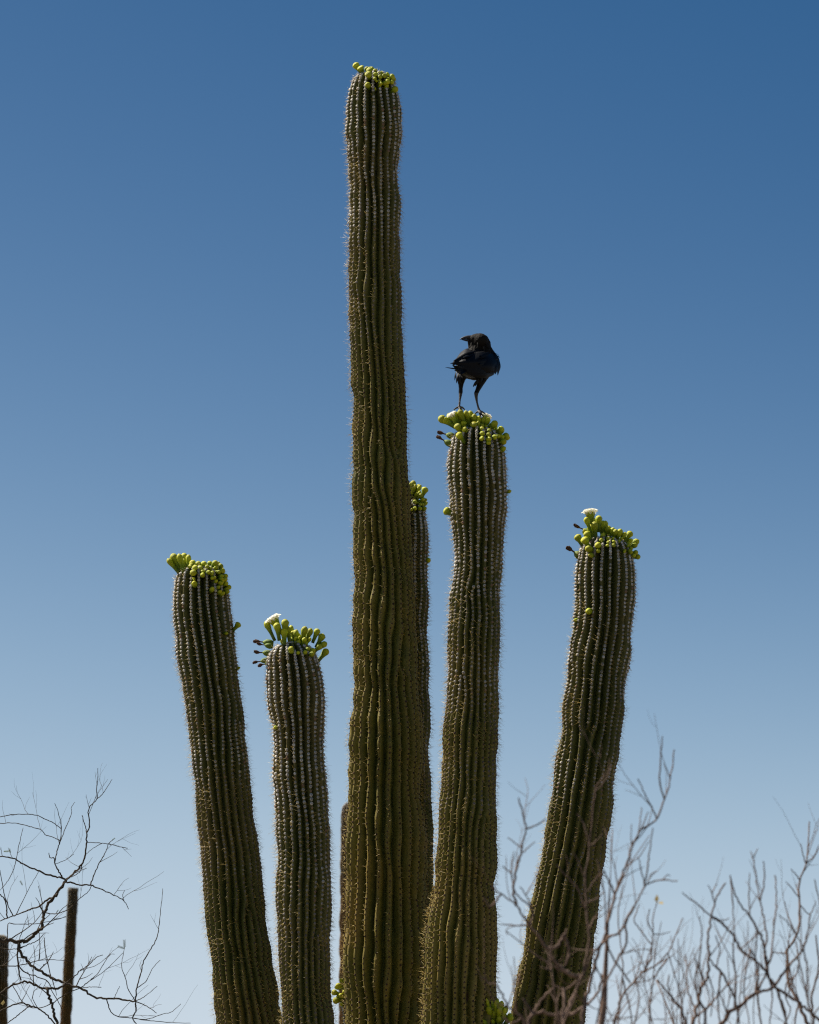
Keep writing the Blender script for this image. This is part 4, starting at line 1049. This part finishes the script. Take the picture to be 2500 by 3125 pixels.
    def wing_base(pts, name, lab=None):
        """a wing's covert shield: lofted patch of section curves; its feathers are sub-parts"""
        G = np.array([[list(bp(*p)) for p in row] for row in pts])
        rows = np.array([spline(r_, 12) for r_ in G])
        g = np.array([spline(rows[:, k], 14) for k in range(12)])        # 12 x 14 x 3
        k, n = g.shape[:2]
        i, j = np.meshgrid(np.arange(k - 1), np.arange(n - 1), indexing='ij')
        a = (i * n + j).ravel()
        o = mesh_obj(name, g.reshape(-1, 3), np.stack([a, a + 1, a + n + 1, a + n], -1), M_feather)
        sol = o.modifiers.new('thick', 'SOLIDIFY'); sol.thickness = .006; sol.offset = 0
        rel(o, root)
        return o
    # right wing: from the wrist at the right across the back to the tail at the left
    wr = wing_base([[(1000, 470, .03), (880, 480, -.045), (740, 500, -.055), (620, 540, -.06)],
                    [(1110, 540, .02), (960, 570, -.055), (780, 600, -.078), (560, 610, -.085)],
                    [(1150, 650, .01), (1010, 690, -.06), (800, 720, -.088), (500, 680, -.105)],
                    [(1135, 780, .0), (1020, 800, -.05), (820, 810, -.075), (560, 760, -.105)]], 'wing')
    for i in range(9):
        t = i / 8
        a = (1120 - 60 * t, 590 + 235 * t, -.005 - .005 * t)
        e = (430 + 260 * t ** 1.3, 655 + 185 * t, -.125 + .03 * t)
        m1 = ((a[0] * .65 + e[0] * .35), (a[1] * .65 + e[1] * .35) + 25, -.085 + .02 * t)
        m2 = ((a[0] * .3 + e[0] * .7), (a[1] * .3 + e[1] * .7) + 20, -.108 + .02 * t)
        feather(wr, [a, m1, m2, e], 78)
    for a, e, w_ in (((1120, 560, .005), (1118, 850, -.01), 95), ((1140, 600, .01), (1135, 800, .0), 60), ((1080, 620, -.02), (1075, 835, -.03), 90), ((1040, 520, -.0), (1158, 578, .0), 34), ((1060, 500, .01), (1140, 552, .005), 40)):
        feather(wr, [a, ((a[0] + e[0]) / 2 + 22, (a[1] + e[1]) / 2, (a[2] + e[2]) / 2 - .004), e], w_)
    for i in range(12):          # scapulars
        x = rng.uniform(700, 1050); y = rng.uniform(490, 620)
        feather(wr, [(x, y, -.062), (x - 70, y + 35, -.080), (x - 130, y + 60, -.095)], rng.uniform(45, 70))
    # left wing: only its folded edge shows over the shoulder
    wl = wing_base([[(700, 450, -.01), (640, 440, -.01), (560, 490, .0), (520, 540, .02)],
                    [(720, 490, -.045), (620, 500, -.045), (520, 550, -.03), (475, 610, .0)],
                    [(700, 540, -.06), (600, 560, -.065), (500, 610, -.06), (430, 650, -.03)],
                    [(620, 590, -.07), (560, 610, -.075), (490, 650, -.075), (425, 690, -.05)]], 'wing')
    for i in range(6):
        t = i / 5
        feather(wl, [(780 - 60 * t, 470 + 40 * t, -.05), (640 - 40 * t, 510 + 50 * t, -.078), (430 + 15 * t, 628 + 40 * t, -.085)], 46)
    feather(wl, [(560, 640, -.09), (470, 655, -.10), (378, 664, -.10)], 26)
    # tail: held level, tips towards the left
    tl = feather(root, [(640, 740, -.09), (520, 735, -.13), (425, 700, -.16)], 70, name='tail')
    for e, w_ in (((300, 722, -.15), 22), ((408, 690, -.16), 40), ((420, 735, -.17), 46), ((440, 765, -.17), 52), ((480, 800, -.17), 58), ((540, 830, -.16), 58)):
        feather(tl, [(640, 745, -.085), ((640 + e[0]) / 2, (745 + e[1]) / 2 + 12, -.125), e], w_)
    # ragged flank and thigh feathers
    for a, e, w_ in (((490, 760, -.02), (455, 930, -.02), 36), ((510, 800, -.03), (485, 975, -.03), 42), ((540, 820, -.035), (512, 990, -.03), 44), ((480, 780, .0), (468, 900, .0), 40), ((820, 900, -.02), (735, 1035, -.03), 34), ((830, 930, -.02), (765, 1020, -.02), 30), ((560, 860, -.03), (560, 990, -.02), 50), ((880, 880, -.02), (840, 1010, -.015), 60), ((950, 850, .0), (925, 955, 0), 50), ((1010, 820, .01), (965, 900, .01), 46)):
        feather(root, [a, ((a[0] + e[0]) / 2 - 6, (a[1] + e[1]) / 2, (a[2] + e[2]) / 2 - .006), e], w_, name='flank_feather')
    # neck hackles
    for i in range(26):
        a_ = rng.uniform(-1.3, 1.3); y = rng.uniform(330, 470)
        x = 850 + 150 * math.sin(a_); d = -.041 * math.cos(a_)
        o = feather(root, [(x, y, d), (x + 14 * math.sin(a_), y + 40, d - .004 * math.cos(a_)), (x + 28 * math.sin(a_), y + 78, d - .006 * math.cos(a_))], rng.uniform(26, 40), name='neck_feather', lift=.001)
        o.data.materials[0] = M_neck
bird()
